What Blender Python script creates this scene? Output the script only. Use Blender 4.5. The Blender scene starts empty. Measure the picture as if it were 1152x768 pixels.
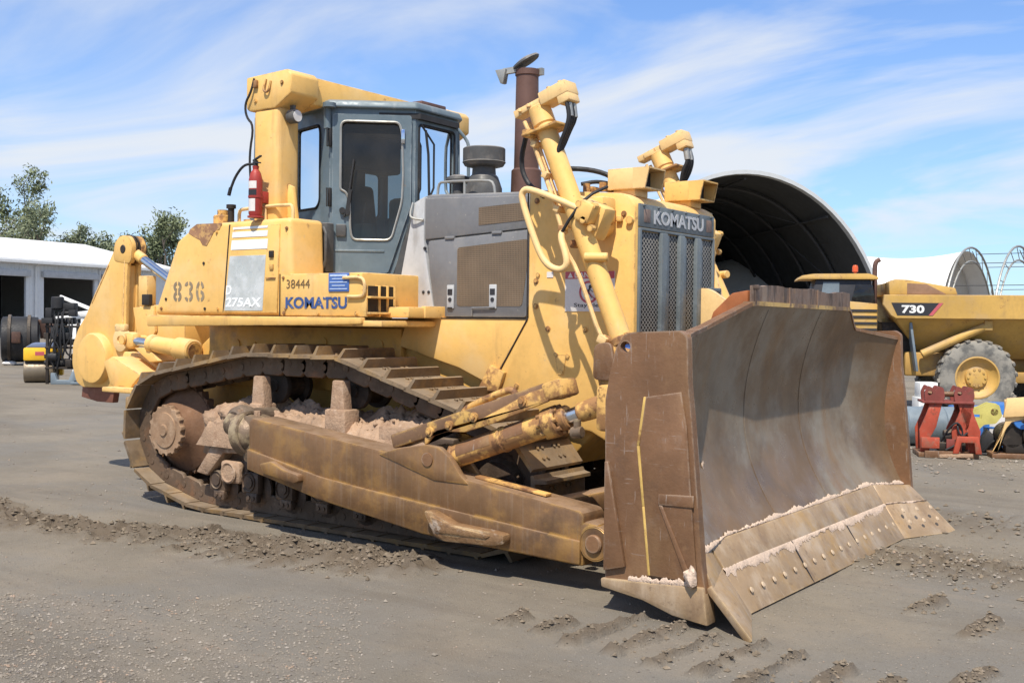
import bpy, bmesh, math, random
import numpy as np
from mathutils import Vector, Matrix, noise
random.seed(7)
R = math.radians
SC = bpy.context.scene
COL = SC.collection

# ------------------------------------------------------------------ camera
def make_camera():
    yaw, pit, rol = .6226, .0183, .0116
    v = Vector((-math.sin(yaw)*math.cos(pit), math.cos(yaw)*math.cos(pit), -math.sin(pit)))
    r = Vector((math.cos(yaw), math.sin(yaw), 0)); u = r.cross(v)
    c, s = math.cos(rol), math.sin(rol)
    r, u = c*r+s*u, -s*r+c*u
    cd = bpy.data.cameras.new('camera'); co = bpy.data.objects.new('camera', cd); COL.objects.link(co)
    M = Matrix((r, u, -v)).transposed().to_4x4(); M.translation = Vector((2.5237, -8.0483, 1.7788))
    co.matrix_world = M
    cd.sensor_width = 36; cd.lens = 1251.5/1152*36; cd.clip_start = .05; cd.clip_end = 9000
    SC.camera = co
make_camera()

# ------------------------------------------------------------------ light
SUN_EL, SUN_AZ = R(58), R(-68)          # azimuth counter-clockwise from +X
S_DIR = Vector((math.cos(SUN_EL)*math.cos(SUN_AZ), math.cos(SUN_EL)*math.sin(SUN_AZ), math.sin(SUN_EL)))
sl = bpy.data.lights.new('sun', 'SUN'); sl.energy = 4.9; sl.angle = R(.5); sl.color = (1, .925, .80)
so = bpy.data.objects.new('sun', sl); COL.objects.link(so)
so.rotation_euler = (-S_DIR).to_track_quat('-Z', 'Y').to_euler()
SC.view_settings.view_transform = 'Standard'; SC.view_settings.look = 'None'
SC.view_settings.exposure = .32; SC.view_settings.gamma = 1; SC.view_settings.use_curve_mapping = False
SC.cycles.max_bounces = 6; SC.cycles.transparent_max_bounces = 12

W = bpy.data.worlds.new('World'); SC.world = W; W.use_nodes = True
def world_nodes():
    nt = W.node_tree; nt.nodes.clear(); N = nt.nodes.new; L = nt.links.new
    out = N('ShaderNodeOutputWorld'); bg = N('ShaderNodeBackground'); L(bg.outputs[0], out.inputs[0])
    bg.inputs[1].default_value = .09
    sky = N('ShaderNodeTexSky'); sky.sky_type = 'NISHITA'; sky.sun_disc = False
    sky.sun_elevation = SUN_EL; sky.sun_rotation = math.pi/2 - SUN_AZ
    sky.air_density = 1.0; sky.dust_density = .25; sky.ozone_density = 2.0; sky.altitude = 0
    tc = N('ShaderNodeTexCoord'); sp = N('ShaderNodeSeparateXYZ'); L(tc.outputs['Generated'], sp.inputs[0])
    def math_(op, a, b):
        m = N('ShaderNodeMath'); m.operation = op
        for i, q in enumerate((a, b)):
            if isinstance(q, (int, float)): m.inputs[i].default_value = q
            else: L(q, m.inputs[i])
        return m.outputs[0]
    z = math_('MAXIMUM', sp.outputs[2], .0); zz = math_('ADD', z, .16)
    cx = math_('DIVIDE', sp.outputs[0], zz); cy = math_('DIVIDE', sp.outputs[1], zz)
    cb = N('ShaderNodeCombineXYZ'); L(cx, cb.inputs[0]); L(cy, cb.inputs[1])
    mp = N('ShaderNodeMapping'); L(cb.outputs[0], mp.inputs[0])
    mp.inputs['Rotation'].default_value = (0, 0, R(-62)); mp.inputs['Scale'].default_value = (.62, 1.05, 1); mp.inputs['Location'].default_value = (5.1, 7.3, 0)
    n1 = N('ShaderNodeTexNoise'); L(mp.outputs[0], n1.inputs[0])
    n1.inputs['Scale'].default_value = 1.0; n1.inputs['Detail'].default_value = 9; n1.inputs['Roughness'].default_value = .53; n1.inputs['Distortion'].default_value = .8
    mr = N('ShaderNodeMapRange'); mr.interpolation_type = 'SMOOTHSTEP'; L(n1.outputs[0], mr.inputs[0])
    mr.inputs[1].default_value = .36; mr.inputs[2].default_value = .66; mr.inputs[3].default_value = 0; mr.inputs[4].default_value = .93
    hz = N('ShaderNodeMapRange'); L(z, hz.inputs[0]); hz.inputs[1].default_value = 0; hz.inputs[2].default_value = .35; hz.inputs[3].default_value = .34; hz.inputs[4].default_value = .06
    fac = math_('MAXIMUM', mr.outputs[0], hz.outputs[0])
    bright = N('ShaderNodeMix'); bright.data_type = 'RGBA'; bright.blend_type = 'MULTIPLY'; bright.inputs[0].default_value = 1
    L(sky.outputs[0], bright.inputs[6]); bright.inputs[7].default_value = (.72, 1.12, 1.62, 1)
    mx = N('ShaderNodeMix'); mx.data_type = 'RGBA'; L(fac, mx.inputs[0]); L(bright.outputs[2], mx.inputs[6])
    mx.inputs[7].default_value = (7.4, 7.7, 8.1, 1)
    L(mx.outputs[2], bg.inputs[0])
world_nodes()

# ------------------------------------------------------------------ materials
def make_mat(name, base, rough=.55, metal=0.0, var=.18, vscale=1.3, layers=(), dust=None, bump=.0, bscale=60, spec=.35, edge=None):
    """layers: (colour, noise scale, lo, hi, amount, (sx,sy,sz) stretch)  -- stains with a shape of their own"""
    m = bpy.data.materials.new(name); m.use_nodes = True
    nt = m.node_tree; nt.nodes.clear(); N = nt.nodes.new; L = nt.links.new
    out = N('ShaderNodeOutputMaterial'); b = N('ShaderNodeBsdfPrincipled'); L(b.outputs[0], out.inputs[0])
    b.inputs['Metallic'].default_value = metal; b.inputs['Specular IOR Level'].default_value = spec
    geo = N('ShaderNodeNewGeometry')
    def noise(scale, stretch=(1, 1, 1), det=6, ro=.6, off=0):
        mp = N('ShaderNodeMapping'); L(geo.outputs['Position'], mp.inputs[0])
        mp.inputs['Scale'].default_value = stretch; mp.inputs['Location'].default_value = (off, off*.7, off*1.3)
        n = N('ShaderNodeTexNoise'); L(mp.outputs[0], n.inputs[0]); n.inputs['Scale'].default_value = scale
        n.inputs['Detail'].default_value = det; n.inputs['Roughness'].default_value = ro
        return n.outputs[0]
    def rng(s, lo, hi, a, bb):
        r = N('ShaderNodeMapRange'); r.interpolation_type = 'SMOOTHSTEP'; L(s, r.inputs[0])
        for i, q in enumerate((lo, hi, a, bb)): r.inputs[i+1].default_value = q
        return r.outputs[0]
    def mix(f, a, bb):
        x = N('ShaderNodeMix'); x.data_type = 'RGBA'
        if isinstance(f, float): x.inputs[0].default_value = f
        else: L(f, x.inputs[0])
        for i, q in ((6, a), (7, bb)):
            if isinstance(q, tuple): x.inputs[i].default_value = (*q, 1)
            else: L(q, x.inputs[i])
        return x.outputs[2]
    lo = tuple(c*(1-var) for c in base); hi = tuple(min(1, c*(1+var)) for c in base)
    col = mix(rng(noise(vscale), .3, .7, 0, 1), lo, hi)
    if var > .02:
        col = mix(rng(noise(vscale*14, off=3.1), .42, .75, 0, .22), col, tuple(c*.62 for c in base))
    rsum = None
    for i, ly in enumerate(layers):
        c, s, l, h, am = ly[:5]; st = ly[5] if len(ly) > 5 else (1, 1, 1)
        f = rng(noise(s, st, 8, .65, 5.3*(i+1)), l, h, 0, am)
        col = mix(f, col, c)
    if dust:
        sx = N('ShaderNodeSeparateXYZ'); L(geo.outputs['True Normal'], sx.inputs[0])
        f = rng(sx.outputs[2], .35, .95, 0, dust[1]); mm = N('ShaderNodeMath'); mm.operation = 'MULTIPLY'
        L(f, mm.inputs[0]); L(rng(noise(7, off=9), .25, .6, .2, 1), mm.inputs[1])
        col = mix(mm.outputs[0], col, dust[0])
    if edge:
        bv = N('ShaderNodeBevel'); bv.samples = 4; bv.inputs[0].default_value = edge[1]; dt = N('ShaderNodeVectorMath'); dt.operation = 'DOT_PRODUCT'
        L(bv.outputs[0], dt.inputs[0]); L(geo.outputs['Normal'], dt.inputs[1]); wear = rng(dt.outputs['Value'], .985, .90, 0, 1)
        mw = N('ShaderNodeMath'); mw.operation = 'MULTIPLY'; L(wear, mw.inputs[0]); L(rng(noise(edge[2], det=7, off=4.4), .44, .60, 0, edge[3]), mw.inputs[1]); col = mix(mw.outputs[0], col, edge[0])
    L(col, b.inputs['Base Color'])
    L(rng(noise(vscale*5, off=2), .3, .7, max(.05, rough-.12), min(1, rough+.14)), b.inputs['Roughness'])
    if bump:
        bp = N('ShaderNodeBump'); L(noise(bscale, det=5, off=1), bp.inputs['Height']); bp.inputs['Strength'].default_value = bump; bp.inputs['Distance'].default_value = .02
        L(bp.outputs[0], b.inputs['Normal'])
    return m

RUST = (.12, .055, .03); RUSTL = (.25, .12, .055); MUD = (.34, .235, .16); DUST = (.33, .26, .19); GRIME = (.10, .07, .045)
M = {}
Y1 = (.77, .465, .14)
M['yellow'] = make_mat('weathered_yellow_paint', Y1, .52, 0, .07, .9, [((.74, .52, .25), 1.6, .44, .7, .6), ((.60, .34, .08), 2.7, .54, .74, .45), ((.42, .25, .10), 6, .56, .74, .45, (1, 1, .12)), (RUSTL, 9, .64, .72, .6), (RUST, 30, .67, .72, .75), ((.50, .40, .28), 18, .62, .74, .45)], ((.55, .42, .27), .45), bump=.05, bscale=30, edge=((.20, .11, .055), .022, 9, .85))
M['yellow_pale'] = make_mat('sun_bleached_yellow_paint', (.78, .53, .24), .5, 0, .08, 1.5, [((.62, .42, .17), 4, .55, .8, .5), (RUSTL, 11, .64, .72, .7), ((.50, .34, .15), 7, .55, .74, .5, (1, 1, .15))], ((.6, .48, .32), .4), bump=.05, edge=((.26, .14, .07), .018, 12, .8))
M['yellow_rusty'] = make_mat('worn_yellow_paint_with_rust', (.66, .39, .12), .55, 0, .12, 2, [(RUSTL, 5, .44, .54, .85), (RUST, 9, .56, .64, .8), (MUD, 6, .6, .75, .4)], bump=.12, bscale=40, edge=((.15, .08, .045), .018, 10, .9))
M['brown_steel'] = make_mat('rusty_brown_steel', (.195, .102, .052), .5, .08, .22, 1.6, [((.26, .15, .075), 2.4, .5, .72, .7, (1, 1, .4)), ((.30, .24, .20), 5, .55, .78, .5), ((.33, .27, .23), 40, .62, .68, .6, (1, 1, .10)), ((.30, .24, .2), 46, .64, .68, .5, (.1, .1, 1.5)), ((.07, .045, .035), 3.5, .55, .75, .5), ((.34, .25, .17), 22, .66, .78, .4, (1, 1, .12)), ((.36, .22, .10), 4, .6, .75, .6)], bump=.14, bscale=35, edge=((.36, .27, .20), .02, 6, .8))
M['arm_steel'] = make_mat('scraped_arm_steel', (.19, .105, .05), .42, .3, .22, 1.7, [((.36, .20, .065), 2.2, .48, .68, .75), ((.25, .17, .11), 30, .5, .72, .55, (1, 1, .05)), ((.07, .045, .033), 2.3, .54, .72, .6), ((.30, .16, .06), 9, .6, .7, .6)], (MUD, .75), bump=.08, bscale=40, edge=((.46, .27, .08), .03, 5, .9))
M['track_steel'] = make_mat('dusty_track_steel', (.115, .078, .052), .6, .25, .25, 2, [(RUSTL, 4, .5, .7, .5), (MUD, 7, .56, .75, .5)], (DUST, .35), bump=.15)
M['shoe_steel'] = make_mat('worn_shoe_steel', (.20, .14, .085), .5, .3, .22, 2.2, [((.40, .24, .085), 3, .46, .66, .7), (DUST, 6, .5, .72, .5), ((.09, .06, .04), 5, .54, .7, .5)], ((.36, .29, .215), .6), bump=.10)
M['mud'] = make_mat('dried_pink_mud', (.35, .235, .155), .95, 0, .2, 3, [((.20, .115, .07), 4, .48, .66, .75), ((.47, .355, .265), 9, .52, .72, .6), ((.12, .075, .05), 13, .58, .7, .6)], bump=.5, bscale=45)
M['crust'] = make_mat('pale_clay_crust', (.56, .43, .335), .95, 0, .1, 4, [((.38, .28, .20), 11, .5, .7, .6)], bump=.5, bscale=60)
M['mold'] = make_mat('polished_moldboard_steel', (.165, .106, .06), .37, .08, .14, .8, [((.25, .22, .175), .9, .42, .62, .8), ((.20, .115, .05), 2.2, .48, .68, .7, (1, 1, .10)), ((.095, .065, .043), 1.3, .5, .72, .65), ((.28, .21, .14), 15, .58, .78, .5, (1, 1, .05)), ((.30, .23, .16), 55, .64, .70, .5, (1, 1, .03)), ((.33, .27, .2), 60, .67, .71, .5, (.3, .12, 1))], bump=.03)
M['edge'] = make_mat('worn_cutting_edge', (.34, .235, .14), .5, .2, .15, 2, [((.46, .36, .26), 4, .45, .65, .7, (1, 1, .4)), ((.20, .13, .08), 6, .50, .7, .7, (1, 1, .3)), ((.40, .24, .085), 3, .48, .66, .65), ((.13, .085, .055), 14, .6, .7, .5), ((.5, .4, .29), 50, .62, .7, .6, (.3, 1, .08))], bump=.10, edge=((.55, .40, .22), .025, 5, .9))
M['grey_hood'] = make_mat('faded_grey_paint', (.16, .163, .172), .5, 0, .10, 1.4, [((.24, .23, .22), 3, .5, .75, .5), ((.10, .12, .10), 8, .58, .74, .55, (1, 1, .2)), ((.38, .35, .31), 22, .64, .7, .5)], ((.30, .28, .25), .4), bump=.03, edge=((.36, .34, .31), .016, 9, .8))
M['grey_pale'] = make_mat('bleached_grey_paint', (.44, .45, .46), .55, 0, .08, 2, [((.26, .25, .24), 6, .58, .72, .6, (1, 1, .25)), ((.55, .54, .52), 3, .5, .7, .4)])
M['cab_grey'] = make_mat('blue_grey_cab_paint', (.125, .165, .19), .42, .1, .12, 1.7, [((.27, .31, .33), 3, .5, .74, .5), ((.22, .15, .10), 12, .66, .74, .6), ((.30, .32, .32), 7, .56, .74, .5, (1, 1, .15))], ((.33, .34, .33), .5), bump=.02, edge=((.32, .35, .36), .016, 9, .8))
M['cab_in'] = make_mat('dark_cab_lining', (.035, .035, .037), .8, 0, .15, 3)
M['black'] = make_mat('black_rubber', (.022, .022, .024), .6, 0, .2, 4, [((.08, .07, .06), 6, .55, .75, .5)])
M['dark'] = make_mat('oily_dark_steel', (.035, .028, .023), .6, .2, .25, 3, [((.12, .085, .06), 5, .52, .72, .6)], (DUST, .4))
M['roller'] = make_mat('greasy_track_roller_steel', (.09, .062, .045), .55, .25, .25, 4, [((.20, .13, .085), 6, .48, .66, .7), (MUD, 9, .6, .75, .5)], (DUST, .5), bump=.2)
M['belly'] = make_mat('dirty_yellow_frame_paint', (.62, .36, .09), .6, 0, .12, 1.6, [((.20, .13, .07), 2.5, .5, .72, .6), (MUD, 5, .56, .75, .5)])
M['roller_light'] = make_mat('muddy_joint_steel', (.17, .12, .08), .5, .25, .25, 4, [((.42, .33, .20), 5, .5, .62, .7), (MUD, 7, .54, .7, .7), ((.06, .045, .03), 6, .55, .7, .6)], bump=.2)
M['cover_rust'] = make_mat('dusty_rust_cover', (.30, .19, .115), .85, .1, .2, 5, [((.40, .28, .185), 7, .46, .66, .8), ((.17, .09, .05), 9, .56, .7, .6)], bump=.2)
M['sprk'] = make_mat('rusty_sprocket', (.17, .09, .05), .8, .1, .2, 4, [((.28, .17, .10), 5, .5, .7, .7), ((.08, .05, .035), 7, .55, .7, .6)], bump=.2)
M['bolt_tan'] = make_mat('clay_filled_bolt', (.47, .36, .25), .8, .1, .1, 6)
M['guard'] = make_mat('scraped_guard_steel', (.20, .115, .065), .5, .1, .2, 2, [((.62, .38, .11), 3.2, .52, .60, .9), ((.10, .06, .04), 5, .55, .7, .6)], bump=.1, edge=((.6, .37, .11), .03, 4, .9))
M['chrome'] = make_mat('chromed_rod', (.62, .66, .72), .16, 1, .03, 2, spec=.5)
M['blue_rod'] = make_mat('blue_lacquered_rod', (.15, .28, .62), .25, .55, .08, 3, [((.45, .5, .58), 9, .55, .7, .6)])
M['exhaust'] = make_mat('heat_rusted_exhaust', (.135, .075, .06), .6, .3, .2, 2, [((.30, .20, .14), 5, .56, .75, .5, (1, 1, .3)), ((.06, .045, .045), 3, .5, .7, .6)], bump=.06)
M['zinc'] = make_mat('dusty_galvanised', (.36, .36, .34), .5, .5, .1, 3, [((.26, .22, .17), 5, .5, .7, .5)])
M['precl'] = make_mat('dusty_black_precleaner', (.075, .075, .075), .5, 0, .15, 4, [((.20, .18, .16), 6, .5, .75, .6)], ((.36, .33, .30), .85))
M['white'] = make_mat('white_paint', (.74, .74, .72), .5, 0, .05, 2, [((.5, .47, .42), 6, .6, .8, .4)])
M['silver_decal'] = make_mat('silver_decal', (.55, .57, .55), .35, .25, .08, 2.5, [((.70, .71, .70), 5, .48, .62, .7), ((.40, .43, .44), 11, .56, .7, .6)])
M['decal_white'] = make_mat('scratched_white_decal', (.82, .84, .84), .4, 0, .04, 2, [((.55, .58, .58), 14, .6, .7, .6)])
M['decal_edge'] = make_mat('ochre_decal_border', (.62, .40, .10), .5, 0, .08, 2)
M['navy'] = make_mat('chipped_navy_lettering', (.045, .085, .23), .5, 0, .15, 5, [((.72, .52, .25), 16, .60, .66, .9), ((.5, .5, .55), 28, .6, .68, .7)])
M['stencil'] = make_mat('faded_stencil_paint', (.26, .20, .13), .6, 0, .15, 5, [((.66, .45, .17), 22, .58, .68, .7)])
M['stencil_dark'] = make_mat('brown_stencil_paint', (.20, .13, .06), .6, 0, .15, 5)
M['blue_sign'] = make_mat('blue_plate', (.07, .15, .42), .4, 0, .08, 4, [((.2, .3, .5), 9, .55, .7, .4)])
M['sign_line'] = make_mat('pale_blue_print', (.45, .55, .72), .5, 0, .1, 30)
M['red'] = make_mat('extinguisher_red', (.33, .04, .032), .5, 0, .15, 4, [((.45, .2, .16), 10, .6, .75, .5)])
M['danger'] = make_mat('sun_faded_red_print', (.50, .10, .12), .5, 0, .1, 4, [((.6, .35, .3), 12, .58, .7, .5)])
M['sign_white'] = make_mat('sign_white', (.70, .67, .64), .5, 0, .05, 3, [((.58, .50, .42), 6, .55, .75, .4)])
M['ink'] = make_mat('black_print', (.03, .03, .035), .5, 0, .1, 4)
M['grille_plate'] = make_mat('grey_blue_grille_paint', (.125, .145, .155), .5, 0, .12, 3, [((.30, .33, .35), 5, .5, .7, .5), ((.26, .17, .11), 7, .64, .74, .5)])
M['logo_grey'] = make_mat('faded_logo_grey', (.50, .51, .52), .55, 0, .08, 6, [((.30, .31, .33), 18, .58, .68, .6)])

def make_glass(name, tint, refl=.10):
    m = bpy.data.materials.new(name); m.use_nodes = True; nt = m.node_tree; nt.nodes.clear(); N = nt.nodes.new; L = nt.links.new
    out = N('ShaderNodeOutputMaterial'); tr = N('ShaderNodeBsdfTransparent'); tr.inputs[0].default_value = (*tint, 1)
    gl = N('ShaderNodeBsdfGlossy'); gl.inputs['Roughness'].default_value = .03; gl.inputs[0].default_value = (.9, .9, .9, 1)
    df = N('ShaderNodeBsdfDiffuse'); df.inputs[0].default_value = (.35, .31, .26, 1)
    fr = N('ShaderNodeFresnel'); fr.inputs[0].default_value = 1.5
    m1 = N('ShaderNodeMixShader'); L(fr.outputs[0], m1.inputs[0]); L(tr.outputs[0], m1.inputs[1]); L(gl.outputs[0], m1.inputs[2])
    nz = N('ShaderNodeTexNoise'); nz.inputs['Scale'].default_value = 3; g = N('ShaderNodeNewGeometry'); L(g.outputs['Position'], nz.inputs[0])
    rg = N('ShaderNodeMapRange'); L(nz.outputs[0], rg.inputs[0]); rg.inputs[1].default_value = .35; rg.inputs[2].default_value = .75; rg.inputs[3].default_value = .01; rg.inputs[4].default_value = .07
    m2 = N('ShaderNodeMixShader'); L(rg.outputs[0], m2.inputs[0]); L(m1.outputs[0], m2.inputs[1]); L(df.outputs[0], m2.inputs[2])
    L(m2.outputs[0], out.inputs[0]); return m
M['glass'] = make_glass('dusty_tinted_glass', (.40, .47, .50))
M['glass_dark'] = make_glass('dark_tinted_glass', (.34, .41, .43))
M['glass_green'] = make_glass('green_tinted_glass', (.13, .18, .155))

def make_mesh_screen(name, strand, hole, cell, axis, ratio=1.0, width=.28, diamond=True):
    """expanded-metal screen: strands and holes, pattern fixed to the panel"""
    m = bpy.data.materials.new(name); m.use_nodes = True; nt = m.node_tree; nt.nodes.clear(); N = nt.nodes.new; L = nt.links.new
    out = N('ShaderNodeOutputMaterial'); b = N('ShaderNodeBsdfPrincipled'); L(b.outputs[0], out.inputs[0]); b.inputs['Roughness'].default_value = .6
    g = N('ShaderNodeNewGeometry'); sp = N('ShaderNodeSeparateXYZ'); L(g.outputs['Position'], sp.inputs[0])
    def ma(op, a, bb=None):
        x = N('ShaderNodeMath'); x.operation = op
        for i, q in enumerate((a, bb)):
            if q is None: continue
            if isinstance(q, (int, float)): x.inputs[i].default_value = q
            else: L(q, x.inputs[i])
        return x.outputs[0]
    u = ma('DIVIDE', sp.outputs['XYZ'.index(axis)], cell); v = ma('DIVIDE', sp.outputs[2], cell*ratio)
    if diamond: p, q = ma('ADD', u, v), ma('SUBTRACT', u, v)
    else: p, q = u, v
    def strandf(x):
        f = ma('FRACT', x); d = ma('ABSOLUTE', ma('SUBTRACT', f, .5)); return ma('GREATER_THAN', d, .5-width/2)
    f = ma('MAXIMUM', strandf(p), strandf(q))
    nz = N('ShaderNodeTexNoise'); L(g.outputs['Position'], nz.inputs[0]); nz.inputs['Scale'].default_value = 5; nz.inputs['Detail'].default_value = 6
    mn = N('ShaderNodeMix'); mn.data_type = 'RGBA'; L(nz.outputs[0], mn.inputs[0]); mn.inputs[6].default_value = (*[c*.55 for c in strand], 1); mn.inputs[7].default_value = (*[c*1.4 for c in strand], 1)
    mx = N('ShaderNodeMix'); mx.data_type = 'RGBA'; L(f, mx.inputs[0]); mx.inputs[6].default_value = (*hole, 1); L(mn.outputs[2], mx.inputs[7])
    L(mx.outputs[2], b.inputs['Base Color'])
    bp = N('ShaderNodeBump'); bp.inputs['Distance'].default_value = .006; bp.inputs['Strength'].default_value = .8; L(f, bp.inputs['Height']); L(bp.outputs[0], b.inputs['Normal'])
    return m
M['grille_mesh'] = make_mesh_screen('expanded_grille_mesh', (.24, .225, .20), (.006, .006, .006), .050, 'Y', .8, .26)
M['side_mesh'] = make_mesh_screen('fine_dusty_side_mesh', (.175, .125, .08), (.07, .05, .034), .016, 'X', 1, .5, False)

# ------------------------------------------------------------------ mesh builder
class MB:
    def __init__(self, flip=False): self.bm = bmesh.new(); self.flip = flip
    def box(self, c, size, rot=None, bev=0, seg=2):
        Mx = Matrix.Translation(Vector(c)) @ (rot.to_4x4() if rot is not None else Matrix.Identity(4)) @ Matrix.Diagonal((*size, 1))
        vs = bmesh.ops.create_cube(self.bm, size=1, matrix=Mx)['verts']
        if bev:
            es = list({e for v in vs for e in v.link_edges})
            bmesh.ops.bevel(self.bm, geom=es, offset=bev, segments=seg, affect='EDGES', profile=.5, clamp_overlap=True)
        return self
    def bar(self, p0, p1, w, h, bev=0, up=(0, 0, 1)):
        p0, p1 = Vector(p0), Vector(p1); x = (p1-p0); l = x.length; x.normalize()
        y = Vector(up).cross(x); y.normalize(); z = x.cross(y)
        return self.box((p0+p1)/2, (l, w, h), Matrix((x, y, z)).transposed(), bev)
    def prism(self, pts, axis, a, b, bev=0, seg=2, top=None):
        """polygon in the plane across axis ('x': (y,z), 'y': (x,z), 'z': (x,y)), run from a to b; top: another outline at b"""
        f = {'x': lambda p, t: (t, p[0], p[1]), 'y': lambda p, t: (p[0], t, p[1]), 'z': lambda p, t: (p[0], p[1], t)}[axis]
        v0 = [self.bm.verts.new(f(p, a)) for p in pts]; v1 = [self.bm.verts.new(f(p, b)) for p in (top or pts)]
        n = len(pts); fs = [self.bm.faces.new(v0), self.bm.faces.new(v1[::-1])]
        for i in range(n): fs.append(self.bm.faces.new((v0[i], v1[i], v1[(i+1) % n], v0[(i+1) % n])))
        bmesh.ops.recalc_face_normals(self.bm, faces=fs)
        if bev:
            es = list({e for v in v0+v1 for e in v.link_edges})
            bmesh.ops.bevel(self.bm, geom=es, offset=bev, segments=seg, affect='EDGES', profile=.5, clamp_overlap=True)
        return self
    def lathe(self, prof, o, axis, seg=28):
        """prof: (radius, distance along axis)"""
        o = Vector(o); ax = Vector(axis).normalized(); t = Vector((0, 0, 1)) if abs(ax.z) < .9 else Vector((1, 0, 0))
        u = ax.cross(t).normalized(); w = ax.cross(u); rings = []
        for r, h in prof:
            if r < 1e-5: rings.append([self.bm.verts.new(o+ax*h)])
            else: rings.append([self.bm.verts.new(o+ax*h+(u*math.cos(2*math.pi*i/seg)+w*math.sin(2*math.pi*i/seg))*r) for i in range(seg)])
        fs = []
        for A, B in zip(rings, rings[1:]):
            for i in range(seg):
                j = (i+1) % seg
                if len(A) == 1 and len(B) == 1: continue
                if len(A) == 1: fs.append(self.bm.faces.new((A[0], B[i], B[j])))
                elif len(B) == 1: fs.append(self.bm.faces.new((A[i], B[0], A[j])))
                else: fs.append(self.bm.faces.new((A[i], B[i], B[j], A[j])))
        bmesh.ops.recalc_face_normals(self.bm, faces=fs)
        return self
    def cyl(self, p0, p1, r, r1=None, seg=24, ch=.0):
        p0, p1 = Vector(p0), Vector(p1); l = (p1-p0).length; r1 = r if r1 is None else r1
        pr = [(0, 0), (r-ch, 0), (r, ch), (r1, l-ch), (r1-ch, l), (0, l)] if ch else [(0, 0), (r, 0), (r1, l), (0, l)]
        return self.lathe(pr, p0, p1-p0, seg)
    def tube(self, pts, r, seg=10, smooth=0, closed=False):
        P = [Vector(p) for p in pts]
        for _ in range(smooth):
            Q = [P[0]]
            for a, b in zip(P, P[1:]): Q += [a.lerp(b, .25), a.lerp(b, .75)]
            P = Q + [P[-1]]
        rings = []; n = None
        for i, p in enumerate(P):
            t = (P[min(i+1, len(P)-1)]-P[max(i-1, 0)]).normalized()
            if n is None: n = t.cross(Vector((0, 0, 1)) if abs(t.z) < .9 else Vector((1, 0, 0))).normalized()
            n = (n - t*n.dot(t)).normalized(); b = t.cross(n)
            rr = r[i] if isinstance(r, list) else r
            rings.append([self.bm.verts.new(p+(n*math.cos(2*math.pi*k/seg)+b*math.sin(2*math.pi*k/seg))*rr) for k in range(seg)])
        fs = [self.bm.faces.new(rings[0]), self.bm.faces.new(rings[-1][::-1])]
        for A, B in zip(rings, rings[1:]):
            for k in range(seg): fs.append(self.bm.faces.new((A[k], A[(k+1) % seg], B[(k+1) % seg], B[k])))
        bmesh.ops.recalc_face_normals(self.bm, faces=fs)
        return self
    def panel(self, O, U, V, outer, holes, th):
        """flat plate with holes in the plane O + u*U + v*V, thickness th along U x V"""
        O, U, V = Vector(O), Vector(U), Vector(V); Nn = U.cross(V).normalized(); es = []
        for lp in [outer]+list(holes):
            vs = [self.bm.verts.new(O+U*a+V*b) for a, b in lp]
            es += [self.bm.edges.new((vs[i], vs[(i+1) % len(vs)])) for i in range(len(vs))]
        g = bmesh.ops.triangle_fill(self.bm, use_beauty=True, edges=es, normal=Nn)['geom']
        fs = [x for x in g if isinstance(x, bmesh.types.BMFace)]
        ex = bmesh.ops.extrude_face_region(self.bm, geom=fs)['geom']
        bmesh.ops.translate(self.bm, vec=Nn*th, verts=[x for x in ex if isinstance(x, bmesh.types.BMVert)])
        return self
    def poly(self, pts):
        self.bm.faces.new([self.bm.verts.new(p) for p in pts]); return self
    def grid(self, rows, closed=False):
        vs = [[self.bm.verts.new(p) for p in r] for r in rows]
        for a, b in zip(vs, vs[1:]):
            n = len(a)
            for i in range(n if closed else n-1): self.bm.faces.new((a[i], a[(i+1) % n], b[(i+1) % n], b[i]))
        return self
    def lump(self, c, s, seed=0, amp=.25, sub=2):
        vs = bmesh.ops.create_icosphere(self.bm, subdivisions=sub, radius=1)['verts']; rn = random.Random(seed)
        ph = [(rn.uniform(2, 5), rn.uniform(2, 5), rn.uniform(2, 5), rn.uniform(0, 6)) for _ in range(4)]
        for v in vs:
            k = 1+amp*sum(math.sin(a*v.co.x+b*v.co.y+cc*v.co.z+d) for a, b, cc, d in ph)/2
            if sub > 2: k += .16*noise.noise(v.co*5+Vector((seed, 0, 0)))+.08*noise.noise(v.co*13)
            v.co = Vector((c[0]+v.co.x*s[0]*k, c[1]+v.co.y*s[1]*k, c[2]+v.co.z*s[2]*k))
        return self
    def build(self, name, mat, parent=None, smooth=38):
        bm = self.bm
        if self.flip:
            bmesh.ops.scale(bm, vec=(1, -1, 1), verts=bm.verts); bmesh.ops.reverse_faces(bm, faces=bm.faces)
        root = parent
        while root is not None and root.parent is not None: root = root.parent
        if root is not None: bmesh.ops.translate(bm, vec=-root.location, verts=bm.verts)
        me = bpy.data.meshes.new(name); bm.to_mesh(me); bm.free()
        return link_mesh(name, me, mat, parent, smooth)
def link_mesh(name, me, mat, parent=None, smooth=38):
    if mat is not None: me.materials.append(mat)
    if len(me.polygons):
        me.polygons.foreach_set('use_smooth', [True]*len(me.polygons)); me.set_sharp_from_angle(angle=R(smooth))
    o = bpy.data.objects.new(name, me); COL.objects.link(o)
    if parent is not None: o.parent = parent
    return o
def tag(o, label=None, cat=None, group=None, kind=None):
    if label: o['label'] = label
    if cat: o['category'] = cat
    if group: o['group'] = group
    if kind: o['kind'] = kind
    return o
def thing(name, label, cat, loc=(0, 0, 0), group=None):
    o = bpy.data.objects.new(name, None); COL.objects.link(o); o.location = loc; o.empty_display_size = .3
    return tag(o, label, cat, group)
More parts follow.
